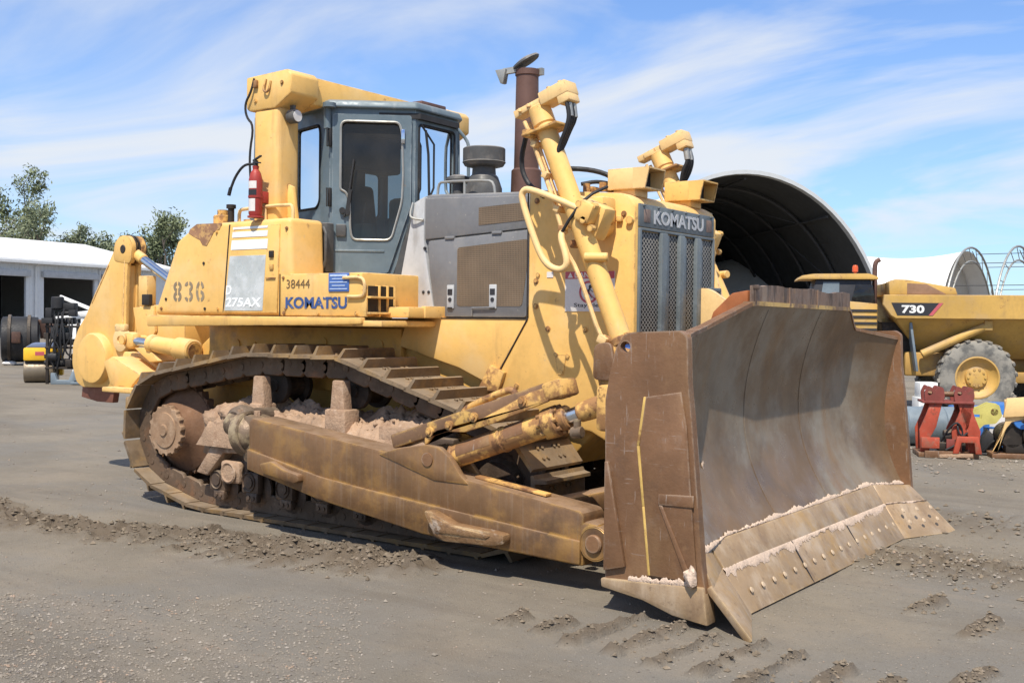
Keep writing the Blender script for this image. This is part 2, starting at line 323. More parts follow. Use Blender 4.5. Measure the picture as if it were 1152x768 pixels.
def rrect(x0, y0, x1, y1, r, n=5):
    out = []
    for cx, cy, a in ((x1-r, y1-r, 0), (x0+r, y1-r, 90), (x0+r, y0+r, 180), (x1-r, y0+r, 270)):
        for i in range(n+1):
            t = R(a+90*i/n); out.append((cx+r*math.cos(t), cy+r*math.sin(t)))
    return out
def rpoly(pts, r, n=4):
    """round the corners of a polygon"""
    out = []; P = [Vector(p) for p in pts]; N = len(P)
    for i in range(N):
        a, p, b = P[i-1], P[i], P[(i+1) % N]; k = min(r, (a-p).length*.45, (b-p).length*.45)
        s, e = p+(a-p).normalized()*k, p+(b-p).normalized()*k
        for j in range(n+1):
            t = j/n; q = s*(1-t)**2+p*2*t*(1-t)+e*t*t; out.append((q.x, q.y))
    return out
def text_mesh(name, body, O, U, V, width, height, mat, parent, bold=.0, depth=.003, shear=0.0):
    """lettering laid on the plane O,U,V; fitted to width x height, lower-left corner at O"""
    cu = bpy.data.curves.new('t', 'FONT'); cu.body = body; cu.size = 1; cu.offset = bold; cu.extrude = .01; cu.resolution_u = 3; cu.shear = shear
    ob = bpy.data.objects.new('t', cu); me = bpy.data.meshes.new_from_object(ob)
    n = len(me.vertices); co = np.empty(n*3, np.float32); me.vertices.foreach_get('co', co); co = co.reshape(-1, 3)
    mn, mx = co.min(0), co.max(0); s = np.array([width/(mx[0]-mn[0]), height/(mx[1]-mn[1])])
    U, V = Vector(U).normalized(), Vector(V).normalized(); Nn = U.cross(V)
    root = parent
    while root is not None and root.parent is not None: root = root.parent
    off = root.location if root is not None else Vector((0, 0, 0))
    p = (co[:, :2]-mn[:2])*s; h = (co[:, 2]-mn[2])/(mx[2]-mn[2])*depth
    out = np.array(Vector(O)-off)[None]+p[:, :1]*np.array(U)[None]+p[:, 1:2]*np.array(V)[None]+h[:, None]*np.array(Nn)[None]
    me.vertices.foreach_set('co', out.astype(np.float32).ravel()); me.update()
    bpy.data.objects.remove(ob); bpy.data.curves.remove(cu); me.name = name
    return link_mesh(name, me, mat, parent, 30)

# ------------------------------------------------------------------ noise for the ground
_rng = np.random.default_rng(11); _T = _rng.random((256, 256))
def vnoise(x, y):
    xi, yi = np.floor(x).astype(int), np.floor(y).astype(int); fx, fy = x-xi, y-yi
    fx, fy = fx*fx*(3-2*fx), fy*fy*(3-2*fy); g = lambda a, b: _T[a % 256, b % 256]
    return (g(xi, yi)*(1-fx)+g(xi+1, yi)*fx)*(1-fy)+(g(xi, yi+1)*(1-fx)+g(xi+1, yi+1)*fx)*fy
def fbm(x, y, s, o=4):
    a, t, k = 1, 0, 0
    for i in range(o): t = t+a*vnoise(x*s+17*i, y*s+31*i); k += a; a *= .55; s *= 2.03
    return t/k
def sstep(a, b, x): t = np.clip((x-a)/(b-a), 0, 1); return t*t*(3-2*t)

# ================================================================== SETTING
CAM = Vector((2.5237, -8.0483, 0)); VW = Vector((-.5832, .8123, 0)); RT = Vector((.8123, .5832, 0)); UP = Vector((0, 0, 1))
def at(px, d, z=0):
    """a spot on the ground: d metres out from where the photographer stood, bearing px"""
    return CAM + VW*d + RT*((px-576)/1251.5*d) + UP*z

PRINTS = [((-1.03, -2.82), (-.99, -2.55)), ((-.77, -2.9), (-.70, -2.2)), ((-.49, -2.9), (-.42, -2.25)), ((-.22, -2.95), (-.17, -2.3)), ((.04, -2.95), (.10, -2.25)), ((.31, -3.0), (.34, -2.3)), ((.58, -2.95), (.62, -2.4)), ((.86, -2.9), (.9, -2.5)),
          ((-1.3, -2.8), (-1.27, -2.62)), ((.95, -1.35), (1.02, -.95)), ((.55, -1.0), (.62, -.65)), ((1.25, -1.0), (1.33, -.62)), ((1.15, -2.4), (1.22, -2.0))]
RIDGE = [(-14, -2.2), (-9, -2.35), (-7.4, -2.62), (-6.2, -2.74), (-5.4, -2.55), (-4.7, -2.2), (-3.9, -2.08), (-3.2, -2.02), (-2.7, -1.98)]
FING = [((-4.9, -2.75), (-4.6, -2.1)), ((-4.5, -2.8), (-4.25, -2.05)), ((-4.15, -2.75), (-3.95, -2.0)), ((-3.85, -2.72), (-3.65, -1.95)), ((-3.55, -2.66), (-3.38, -1.95)), ((-3.25, -2.6), (-3.1, -1.9)), ((-2.95, -2.45), (-2.82, -1.95)), ((-5.3, -2.9), (-5.0, -2.3))]
def segd(x, y, a, b):
    ax, ay = a; bx, by = b; dx, dy = bx-ax, by-ay; t = np.clip(((x-ax)*dx+(y-ay)*dy)/(dx*dx+dy*dy), 0, 1)
    return np.hypot(x-ax-t*dx, y-ay-t*dy), t
def ground_fields(x, y):
    h = .022*(fbm(x, y, .35, 3)-.5)+.010*(fbm(x+9, y, 2.2, 4)-.5); m = np.zeros_like(x)
    near = (np.abs(x+3) < 12) & (np.abs(y+1) < 7)
    X, Yy = x[near], y[near]; hh = np.zeros_like(X); mm = np.zeros_like(X)
    n1 = fbm(X, Yy, 9, 4); n2 = fbm(X+5, Yy+3, 15, 3); n3 = fbm(X+2, Yy+8, 34, 2); wob = (fbm(X, Yy, 3, 3)-.5)
    d = np.full_like(X, 9.)
    for a, b in zip(RIDGE, RIDGE[1:]): d = np.minimum(d, segd(X, Yy, a, b)[0])
    k = 1-sstep(.06, .40, d+wob*.34); hh = np.maximum(hh, k*(.004+.10*sstep(.3, .75, n1)*n1+.06*(n2-.42)+.035*(n3-.45))); mm = np.maximum(mm, k)
    for a, b in FING:
        d, t = segd(X, Yy, a, b); k = (1-sstep(.02, .095, d+wob*.10))*sstep(0, .5, t+.25); hh = np.maximum(hh, k*(.006+.05*sstep(.28, .7, n1)+.045*(n2-.42)+.03*(n3-.45))); mm = np.maximum(mm, k)
    for a, b in PRINTS:
        d, t = segd(X, Yy, a, b); k = (1-sstep(.028, .066, d+wob*.09))*sstep(.20, .36, n1+.12*(n2-.4)); hh = np.maximum(hh, k*(.012+.05*n1+.05*(n2-.42)+.03*(n3-.45))); mm = np.maximum(mm, k*.9)
    # churned ground in front of the far half of the blade
    q = np.exp(-(((X-.25)/.75)**2+((Yy-.55)/.55)**2)**1.5)+.8*np.exp(-(((X-.1)/.7)**2+((Yy-2.6)/.7)**2)**1.5)+.7*np.exp(-(((X-1.6)/.9)**2+((Yy-.6)/.5)**2)**1.5)
    k = np.clip(q, 0, 1)*sstep(.36, .56, n1+.25*(n2-.5)); hh = np.maximum(hh, k*(.006+.05*n1+.05*(n2-.42)+.03*(n3-.45))); mm = np.maximum(mm, k*.8)
    # faint old wheel marks across the yard
    h[near] += hh; m[near] = mm
    return h, m
def axis_pts(lo, hi, step, far, grow=1.16):
    a = list(np.arange(lo, hi, step)); s, p = step, hi
    up = []
    while p < far: up.append(p); s *= grow; p += s
    s, p = step, lo; dn = []
    while p > -far: s *= grow; p -= s; dn.append(p)
    return np.array(dn[::-1]+a+up)
def make_ground():
    xs = axis_pts(-8.0, 1.9, .024, 4000); ys = axis_pts(-3.6, 1.2, .026, 4000)
    Xg, Yg = np.meshgrid(xs, ys, indexing='ij'); nx, ny = Xg.shape; x, y = Xg.ravel(), Yg.ravel()
    h, m = ground_fields(x, y); fade = np.exp(-((x/60)**2+(y/60)**2)); h *= fade
    me = bpy.data.meshes.new('ground'); me.vertices.add(nx*ny)
    me.vertices.foreach_set('co', np.stack([x, y, h], 1).astype(np.float32).ravel())
    i = np.arange(nx-1)[:, None]*ny+np.arange(ny-1)[None]; q = np.stack([i, i+ny, i+ny+1, i+1], -1).reshape(-1, 4).astype(np.int32)
    me.loops.add(q.size); me.loops.foreach_set('vertex_index', q.ravel()); me.polygons.add(len(q))
    me.polygons.foreach_set('loop_start', np.arange(0, q.size, 4, dtype=np.int32)); me.update(); me.validate()
    at_ = me.attributes.new('mud', 'FLOAT', 'POINT'); at_.data.foreach_set('value', m.astype(np.float32))
    me.polygons.foreach_set('use_smooth', [True]*len(me.polygons))
    mt = make_mat('packed_dirt_yard', (.195, .168, .130), .95, 0, .16, .5, [((.165, .155, .14), .35, .45, .62, .65), ((.24, .20, .15), .8, .5, .7, .6), ((.12, .10, .078), 1.2, .5, .68, .55, (.16, 1, 1)), ((.23, .195, .155), 2.3, .54, .7, .5, (.12, 1, 1)), ((.15, .125, .10), 3, .56, .75, .45), ((.24, .15, .10), .07, .56, .7, .5), ((.30, .28, .25), 60, .60, .70, .6), ((.075, .065, .053), 45, .58, .68, .6), ((.34, .31, .27), 130, .60, .70, .6), ((.06, .052, .043), 110, .58, .70, .6)], bump=.7, bscale=90)
    nt = mt.node_tree; L = nt.links.new; b = [n for n in nt.nodes if n.type == 'BSDF_PRINCIPLED'][0]
    src = b.inputs['Base Color'].links[0].from_socket; atn = nt.nodes.new('ShaderNodeAttribute'); atn.attribute_name = 'mud'
    mx = nt.nodes.new('ShaderNodeMix'); mx.data_type = 'RGBA'; L(atn.outputs['Fac'], mx.inputs[0]); L(src, mx.inputs[6]); mx.inputs[7].default_value = (.118, .091, .064, 1); L(mx.outputs[2], b.inputs['Base Color'])
    o = link_mesh('ground', me, mt); tag(o, 'flat yard of packed grey brown dirt', kind='structure')
make_ground()

def make_gravel():
    rn = np.random.default_rng(3); pts = []
    def put(n, f, s0, s1):
        for _ in range(n):
            x, y = f(); pts.append((x, y, s0+(s1-s0)*rn.random()**3))
    near = lambda: tuple((at(rn.uniform(-30, 1190), 5.0+7*rn.random()**1.5))[:2])
    put(6500, near, .003, .009)
    put(6000, lambda: tuple(at(-20+430*rn.random()**1.3, 5.2+1.9*rn.random()**1.4)[:2]), .004, .013)
    put(1500, lambda: tuple(at(rn.uniform(0, 1190), 10+14*rn.random())[:2]), .006, .02)
    put(110, near, .010, .022)
    put(700, lambda: (rn.normal(.3, .7), rn.normal(.6, .5)), .006, .022)
    put(500, lambda: tuple(np.array(at(1100, 14.6)[:2])+rn.normal(0, 1.4, 2)), .012, .04)
    V = np.array([(1, 0, 0), (-1, 0, 0), (0, 1, 0), (0, -1, 0), (0, 0, .7), (0, 0, -.7)], float); F = [(0, 2, 4), (2, 1, 4), (1, 3, 4), (3, 0, 4), (2, 0, 5), (1, 2, 5), (3, 1, 5), (0, 3, 5)]
    P = np.array(pts); h, _ = ground_fields(P[:, 0].copy(), P[:, 1].copy()); vs, fs = [], []
    for k, (x, y, s) in enumerate(pts):
        a = rn.uniform(0, 6.28); v = V*s*rn.uniform(.65, 1.35, (6, 1)); c, sn = math.cos(a), math.sin(a)
        vs.append(np.stack([x+v[:, 0]*c-v[:, 1]*sn, y+v[:, 0]*sn+v[:, 1]*c, h[k]+s*.25+v[:, 2]], 1)); fs += [tuple(i+6*k for i in f) for f in F]
    me = bpy.data.meshes.new('gravel'); me.from_pydata(np.concatenate(vs).tolist(), [], fs)
    mt = make_mat('mixed_gravel', (.22, .19, .155), .9, 0, .3, 9, [((.34, .30, .26), 14, .54, .62, .8), ((.12, .11, .105), 17, .54, .64, .8), ((.34, .23, .16), 11, .56, .66, .7)])
    tag(link_mesh('gravel', me, mt, None, 5), 'loose small stones scattered on the dirt', kind='stuff')
make_gravel()
def make_clods():
    rn = np.random.default_rng(5); pts = []
    lines = [(a, b, .15, 260) for a, b in zip(RIDGE, RIDGE[1:])]+[(a, b, .05, 90) for a, b in FING]+[(a, b, .035, 70) for a, b in PRINTS]
    for a, b, w, n in lines:
        for _ in range(n):
            t = rn.random(); s = .005+.022*rn.random()**3*(1 if w > .1 else .75); pts.append((a[0]+(b[0]-a[0])*t+rn.normal(0, w), a[1]+(b[1]-a[1])*t+rn.normal(0, w), s))
    for cx, cy, r, n in ((.25, .5, .5, 420), (.1, 2.5, .6, 260), (1.5, .6, .6, 260)):
        for _ in range(n): pts.append((rn.normal(cx, r*.8), rn.normal(cy, r*.6), .005+.024*rn.random()**3))
    V = np.array([(1, 0, 0), (-1, 0, 0), (0, 1, 0), (0, -1, 0), (0, 0, .7), (0, 0, -.7)], float); F = [(0, 2, 4), (2, 1, 4), (1, 3, 4), (3, 0, 4), (2, 0, 5), (1, 2, 5), (3, 1, 5), (0, 3, 5)]
    P = np.array(pts); h, _ = ground_fields(P[:, 0].copy(), P[:, 1].copy()); vs, fs = [], []
    for k, (x, y, s) in enumerate(pts):
        a = rn.uniform(0, 6.28); v = V*s*rn.uniform(.6, 1.5, (6, 1)); c, sn = math.cos(a), math.sin(a)
        vs.append(np.stack([x+v[:, 0]*c-v[:, 1]*sn, y+v[:, 0]*sn+v[:, 1]*c, h[k]+s*.2+v[:, 2]], 1)); fs += [tuple(i+6*k for i in f) for f in F]
    me = bpy.data.meshes.new('mud_clods'); me.from_pydata(np.concatenate(vs).tolist(), [], fs)
    mt = make_mat('broken_mud_clods', (.17, .135, .097), .95, 0, .25, 9, [((.30, .24, .19), 14, .56, .66, .6), ((.07, .055, .04), 17, .54, .64, .7)])
    tag(link_mesh('mud_clods', me, mt, None, 5), 'crumbled mud clods along the track marks', kind='stuff')
make_clods()

# ------------------------------------------------------------------ far buildings
M['corrug'] = make_mat('white_corrugated_sheet', (.66, .67, .67), .45, 0, .03, .3, [((.52, .52, .50), .8, .55, .75, .3)])
def add_ribs(m, vec, scale):
    nt = m.node_tree; b = [n for n in nt.nodes if n.type == 'BSDF_PRINCIPLED'][0]; g = nt.nodes.new('ShaderNodeNewGeometry'); d = nt.nodes.new('ShaderNodeVectorMath'); d.operation = 'DOT_PRODUCT'
    nt.links.new(g.outputs['Position'], d.inputs[0]); d.inputs[1].default_value = vec
    s = nt.nodes.new('ShaderNodeMath'); s.operation = 'MULTIPLY'; s.inputs[1].default_value = scale; nt.links.new(d.outputs['Value'], s.inputs[0])
    si = nt.nodes.new('ShaderNodeMath'); si.operation = 'SINE'; nt.links.new(s.outputs[0], si.inputs[0])
    bp = nt.nodes.new('ShaderNodeBump'); bp.inputs['Strength'].default_value = .5; bp.inputs['Distance'].default_value = .04; nt.links.new(si.outputs[0], bp.inputs['Height']); nt.links.new(bp.outputs[0], b.inputs['Normal'])
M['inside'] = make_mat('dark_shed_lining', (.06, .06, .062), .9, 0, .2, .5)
def make_shed():
    A, B = at(-190, 73), at(192, 101.5); U = (B-A).normalized(); Nn = Vector((-U.y, U.x, 0))       # Nn points away from the camera
    Lw = (B-A).length; H, RH, D = 6.05, 8.5, 22
    t = thing('metal_shed', 'long white corrugated shed with dark open bays behind the ripper', 'shed', A)
    add_ribs(M['corrug'], U, 2*math.pi/.35)
    def u_of(px):
        k = (px-576)/1251.5; d = VW+RT*k; # intersect the ray with the wall line
        a = (A-CAM); den = d.x*U.y-d.y*U.x; s = (a.x*U.y-a.y*U.x)/den; return (CAM+d*s-A).dot(U)
    bays = [(u_of(-150), u_of(-95)), (u_of(-75), u_of(-25)) , (u_of(-7), u_of(27)), (u_of(47), u_of(104)), (u_of(114), u_of(160))]
    mb = MB(); mb.panel(A, U, UP, [(0, 0), (Lw, 0), (Lw, H), (0, H)], [[(a, .03), (b, .03), (b, 4.95), (a, 4.95)] for a, b in bays], .2); mb.build('front_wall', M['corrug'], t)
    mb = MB(); P = lambda u, n, z: A+U*u+Nn*n+UP*z
    for u in (0, Lw-.15):
        mb.poly([P(u, -.2, 0), P(u, D, 0), P(u, D, H), P(u, D/2, RH-.1), P(u, -.2, H)])
    mb.poly([P(0, D, 0), P(Lw, D, 0), P(Lw, D, H), P(0, D, H)]); mb.build('side_wall', M['corrug'], t)
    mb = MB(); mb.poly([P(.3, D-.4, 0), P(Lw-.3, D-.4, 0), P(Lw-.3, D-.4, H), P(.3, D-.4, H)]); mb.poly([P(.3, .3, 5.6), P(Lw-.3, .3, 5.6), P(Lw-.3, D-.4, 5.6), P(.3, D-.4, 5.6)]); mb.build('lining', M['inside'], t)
    rf = make_mat('white_roof_sheet', (.78, .78, .77), .4, 0, .02, .3)
    mb = MB()
    for (n0, z0, n1, z1) in ((-.7, H-.02, D/2, RH), (D/2, RH, D+.7, H-.02)):
        e0, e1 = -.4, Lw+.3; q = [P(e0, n0, z0), P(e1, n0, z0), P(e1, n1, z1), P(e0, n1, z1)]
        mb.poly(q); mb.poly([x+UP*.12 for x in q]); 
    e = [P(-.4, -.7, H-.02), P(Lw+.3, -.7, H-.02)]; mb.poly([e[0], e[1], e[1]+UP*.12, e[0]+UP*.12]); mb.build('roof', rf, t)
    mb = MB(); c = P(Lw/2, -.78, H-.12); mb.bar(P(-.4, -.78, H-.13), P(Lw+.3, -.78, H-.13), .16, .2); mb.build('gutter', M['white'], t)
    for a, b in bays:
        mb = MB(); mb.bar(P(a-.25, -.35, 5.05), P(b+.25, -.35, 5.05), .3, .5, .02); mb.build('lintel', M['grey_pale'], t)
    for px in (37, -16, 109):
        u = u_of(px); mb = MB(); mb.tube([P(u, -.72, 5.85), P(u, -.3, 5.6), P(u, -.28, .1)], .06, 8); mb.build('downpipe', M['white'], t)
    # clutter standing in the bays
    rn = random.Random(4)
    for i, px in enumerate((8, 19, 62, 84)):
        u = u_of(px); hgt = rn.uniform(.9, 1.7)
        mb = MB(); mb.box(P(u, 4.5, hgt/2), (1.5, 1.1, hgt), None, .06)
        for k in (-.5, .5): mb.box(P(u, 4.5, hgt+.15)+U*k, (.3, .6, .3), None, .04)
        o = mb.build('crate_stack', M['dark'], None)
        tag(o, ['dark crate stack just inside the first open bay by its left edge', 'dark crate stack inside the first open bay next to the white pillar', 'dark crate stack just inside the second bay, close to the pillar', 'dark crate stack in the second bay behind the black valve rack'][i], 'crates', 'crate stacks in the shed bays')
make_shed()

M['fabric_white'] = make_mat('white_shelter_fabric', (.80, .80, .79), .6, 0, .03, .3, [((.62, .60, .56), .9, .55, .75, .3)])
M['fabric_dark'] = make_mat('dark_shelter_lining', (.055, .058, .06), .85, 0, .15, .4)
M['fabric_beige'] = make_mat('beige_shelter_fabric', (.46, .42, .35), .7, 0, .08, .4, [((.36, .32, .27), .5, .5, .7, .5)])
def make_big_shelter():
    O = at(838, 45); ax = (VW*1.0+RT*-.10).normalized(); sd = Vector((ax.y, -ax.x, 0)); w, h, D, n = 6.15, 7.95, 24, 40
    t = thing('fabric_shelter', 'huge dark open fronted arched fabric shelter behind the bulldozer blade', 'shelter', O)
    arc = lambda k, s, d: O+ax*d+sd*(w*s*math.cos(math.pi*k/n))+UP*(h*s*math.sin(math.pi*k/n))
    MB().grid([[arc(k, 1, d) for k in range(n+1)] for d in np.linspace(0, D, 9)]).build('cover', M['fabric_white'], t)
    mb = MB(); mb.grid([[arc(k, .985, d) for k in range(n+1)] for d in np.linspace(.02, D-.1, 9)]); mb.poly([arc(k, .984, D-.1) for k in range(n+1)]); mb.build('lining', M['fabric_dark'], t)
    mb = MB(); mb.grid([[arc(k, 1.004, -.03) for k in range(n+1)], [arc(k, 1.004, .5) for k in range(n+1)]]); mb.grid([[arc(k, .984, -.03) for k in range(n+1)], [arc(k, 1.004, -.03) for k in range(n+1)]]); mb.grid([[arc(k, .984, -.03) for k in range(n+1)], [arc(k, .984, .35) for k in range(n+1)]])
    mb.build('front_hem', make_mat('grey_white_hem', (.50, .52, .53), .6, 0, .05, .5), t)
    for d in (3.5, 7, 10.5, 14, 17.5, 21):
        MB().tube([arc(k, .965, d) for k in range(n+1)], .07, 8).build('rib', M['inside'], t)
    mb = MB()
    for k in (6, 12, 20, 28, 34): mb.tube([arc(k, .963, .3), arc(k, .963, D-.4)], .05, 6)
    for i, (k0, k1) in enumerate(((6, 12), (12, 20), (20, 28), (28, 34))):
        mb.tube([arc(k0, .96, 3.5), arc(k1, .96, 7)], .03, 6)
    mb.build('purlins', M['inside'], t)
make_big_shelter()

def make_hoops():
    a = (VW*.62-RT*.78).normalized(); hd = Vector((-a.y, a.x, 0)) # a: along the vault, away to the left
    if hd.dot(RT) < 0: hd = -hd
    O = at(1092, 55); w, h, n = 4.5, 5.55, 26
    def arc(k, s, d, O=O, dz=0): return O+a*d+hd*(w*s*math.cos(math.pi*k/n))+UP*(h*s*abs(math.sin(math.pi*k/n))**.9+dz)
    t = thing('covered_shelter', 'white fabric hoop shelter with beige end wall behind the tipper body', 'shelter', O)
    rows = []
    for d in np.linspace(.2, 22, 40):
        sag = -.22*abs(math.sin(math.pi*((d % 6.2)/6.2)))**.8
        rows.append([arc(k, 1+sag*.10, d, dz=sag*math.sin(math.pi*k/n)) for k in range(n+1)])
    MB().grid(rows).build('cover', M['fabric_white'], t)
    MB().poly([arc(k, .955, 1.1) for k in range(n+1)]).build('end_wall', M['fabric_beige'], t)
    def truss(nm, par, O2, mat):
        mb = MB(); f = lambda k, s: O2+hd*(w*s*math.cos(math.pi*k/n))+UP*(h*s*abs(math.sin(math.pi*k/n))**.9)
        mb.tube([f(k, 1.02) for k in range(n+1)], .055, 8); mb.tube([f(k, .90) for k in range(n+1)], .045, 8)
        for k in range(1, n, 2): mb.tube([f(k, .90), f(k+1, 1.02)], .02, 6)
        mb.tube([f(4, .9), f(n-4, .9)], .03, 6); mb.tube([f(9, .9)+UP*-.0, f(9, .9)*.0+(f(9, .9)*.5+f(n-9, .9)*.5)+UP*1.0], .025, 6)
        return mb.build(nm, mat, par)
    truss('hoop_frame', t, O, M['zinc'])
    t2 = thing('bare_shelter_frame', 'uncovered galvanised hoop frame at the right edge with thin wires', 'frame', O-a*9)
    for d in (2.2, 7.6): truss('hoop_frame', t2, O-a*d, M['zinc'])
    for k in (3, 6, 9, 13, 17, 20, 23):
        MB().tube([arc(k, .96, -.2), arc(k, .96, -14.3)], .018, 6).build('wire', M['inside'], t2)
make_hoops()

# ------------------------------------------------------------------ trees
M['bark'] = make_mat('pale_gum_bark', (.22, .18, .145), .9, 0, .2, 3)
def leafmat(nm, c):
    m = make_mat(nm, c, .6, 0, .3, .9, [((c[0]*1.7, c[1]*1.5, c[2]*1.4), 1.6, .5, .68, .7), ((c[0]*.5, c[1]*.55, c[2]*.5), .9, .5, .7, .6)]); return m
M['leaf'] = leafmat('olive_gum_leaves', (.16, .19, .10)); M['leaf2'] = leafmat('grey_green_gum_leaves', (.17, .20, .12))
def tree(base, height, spread, seed, label, leaf, dens=1.0):
    rn = random.Random(seed); t = thing('gum_tree', label, 'tree', base, 'gum trees behind the shed')
    tr = MB(); tips = []
    def limb(p, d, l, r, lev):
        pts = [p]; q = p
        for i in range(4):
            d = (d+Vector((rn.gauss(0, .16), rn.gauss(0, .16), rn.gauss(.05, .08)))).normalized(); q = q+d*l/4; pts.append(q)
        tr.tube(pts, [r*(1-.16*i) for i in range(5)], 6)
        if lev < 3:
            for k in range(rn.choice((2, 3, 3)) if lev else 5):
                s = rn.uniform(.45, 1) if lev else rn.uniform(.5, 1); a = rn.uniform(0, 6.28); e = rn.uniform(.35, 1.0)
                nd = (d*(1.1)+Vector((math.cos(a), math.sin(a), .25))*e).normalized(); i = min(4, int(s*4+.5)); limb(pts[i], nd, l*rn.uniform(.5, .72), r*.5, lev+1)
        if lev >= 2: tips.extend([(pts[j], l*.33) for j in (2, 3, 4)])
    limb(Vector(base), Vector((0, 0, 1)), height*.55, height*.022, 0)
    tr.build('trunk', M['bark'], t)
    lf = MB(); C0 = Vector(base)
    top = max(p.z for p, _ in tips); k = height/top
    for p, s in tips:
        if rn.random() < .12: continue
        for _ in range(int(44*dens*rn.uniform(.4, 1.3))):
            c = p+Vector((rn.gauss(0, 1), rn.gauss(0, 1), rn.gauss(-.15, .8)))*s*.62*spread
            u = Vector((rn.gauss(0, 1), rn.gauss(0, 1), rn.gauss(-.6, 1))).normalized()*rn.uniform(.13, .30); v = u.cross(Vector((rn.gauss(0, 1), rn.gauss(0, 1), rn.gauss(0, 1)))).normalized()*rn.uniform(.05, .11)
            lf.poly([c-u, c+v, c+u, c-v])
    lf.build('crown', leaf, t)
tree(at(-22, 118), 15.5, 1.0, 21, 'tallest gum tree at the left edge behind the white shed', M['leaf'])
tree(at(20, 112), 14.2, 1.15, 5, 'leafy gum tree rising over the left end of the shed roof', M['leaf'])
tree(at(64, 112), 12.4, 1.2, 12, 'thin crowned gum tree over the middle of the shed roof', M['leaf2'], .9)
tree(at(100, 114), 11.8, 1.2, 9, 'sparse gum tree between the shed roof middle and the ripper', M['leaf2'], .9)
tree(at(198, 116), 11.8, 1.0, 17, 'dense gum tree between the ripper and the rear tank', M['leaf'], 1.1)
tree(at(172, 122), 10.8, 1.0, 33, 'low gum tree just behind the ripper arm', M['leaf'], .8)

# ================================================================== BULLDOZER  (X forward, Y to its left, Z up)
DZ = thing('bulldozer', 'big weathered yellow crawler bulldozer with a wide rusty blade and grey cab', 'bulldozer', (-3.8, 0, 0))
XA, YA, ZA = Vector((1, 0, 0)), Vector((0, 1, 0)), Vector((0, 0, 1))
def part(name, mat, parent=None, **k): return lambda mb: mb.build(name, mat, parent or DZ, **k)

# ---- hull, fenders, tank
MB().prism([(-6.75, .95), (-6.75, 1.5), (-6.4, 1.74), (-1.9, 1.74), (-1.9, 1.0), (-2.3, .62), (-6.3, .62)], 'y', -.62, .62, .03).build('hull', M['belly'], DZ)
hull = MB().prism([(-6.52, 1.12), (-6.52, 1.70), (-3.95, 1.70), (-3.95, 1.12)], 'y', -.70, -.625, .01)
for k, (x, z) in enumerate(((-6.1, 1.52), (-5.85, 1.5), (-5.55, 1.5), (-4.9, 1.56), (-4.55, 1.45), (-4.2, 1.55))): hull.cyl((x, -.712, z), (x, -.69, z), .05, seg=14)
hull.build('frame_plate', M['belly'], DZ)
deck = MB()
for s in (1, -1):
    deck.box((-5.05, -1.0*s, 1.745), (2.98, .74, .05), None, .01)
    deck.prism([(-6.58, 1.69), (-6.58, 1.795), (-3.77, 1.795), (-3.77, 1.74), (-4.2, 1.725)], 'y', -1.40*s, -1.34*s, .012)
deck.build('fender', M['yellow'], DZ)
tank_pts = [(-6.54, 1.80), (-6.50, 1.9), (-6.20, 2.50), (-5.93, 2.645), (-4.66, 2.655), (-4.62, 1.80)]
tk = MB().prism(tank_pts, 'y', -1.35, -.94, .045, 3).build('fuel_tank', M['yellow'], DZ)
MB(True).prism(tank_pts, 'y', -1.35, -.94, .045, 3).build('fuel_tank', M['yellow'], DZ)
MB().prism([(-6.3, 1.76), (-5.5, 2.35), (-5.5, 1.76)], 'y', -.93, .93, .03).build('rear_cover', M['yellow'], DZ)
# seam, rust around the filler, rivets
mb = MB(); mb.bar((-5.52, -1.352, 1.83), (-5.44, -1.352, 2.62), .008, .014, up=(0, 1, 0)); mb.build('panel_seam', M['ink'], tk)
patch = [(-5.9, 2.645), (-5.55, 2.64), (-5.58, 2.585), (-5.66, 2.565), (-5.71, 2.50), (-5.76, 2.44), (-5.82, 2.45), (-5.86, 2.50), (-5.93, 2.525), (-6.02, 2.565), (-6.0, 2.60)]
mb = MB(); mb.prism(patch, 'y', -1.354, -1.349)
mb.build('rust_patch', make_mat('rust_brown_stain', (.30, .16, .09), .8, 0, .25, 6, [((.55, .33, .13), 18, .5, .6, .8)]), tk)
mb = MB()
for x, z in ((-5.80, 2.28), (-5.78, 1.86), (-6.35, 1.95)): mb.cyl((x, -1.358, z), (x, -1.34, z), .014, seg=10)
mb.build('rivet', M['dark'], tk)
mb = MB(); mb.cyl((-5.82, -1.12, 2.63), (-5.82, -1.12, 2.74), .085, seg=18, ch=.01); mb.cyl((-5.82, -1.12, 2.74), (-5.82, -1.12, 2.79), .05, seg=14); mb.cyl((-5.5, -1.05, 2.64), (-5.5, -1.05, 2.69), .07, seg=16); mb.build('filler_cap', M['yellow_rusty'], tk)
mb = MB(); mb.cyl((-5.7, -1.12, 2.63), (-5.7, -1.12, 2.82), .03, seg=12); mb.cyl((-5.7, -1.12, 2.80), (-5.7, -1.12, 2.835), .045, seg=12); mb.build('breather_pipe', M['dark'], tk)
MB().tube([(-5.40, -1.28, 2.64), (-5.40, -1.28, 2.74), (-5.36, -1.28, 2.765), (-4.74, -1.28, 2.775), (-4.70, -1.28, 2.75), (-4.70, -1.28, 2.64)], .016, 8, 1).tube([(-5.05, -1.28, 2.77), (-5.05, -1.28, 2.64)], .014).build('handrail', M['yellow_pale'], DZ)
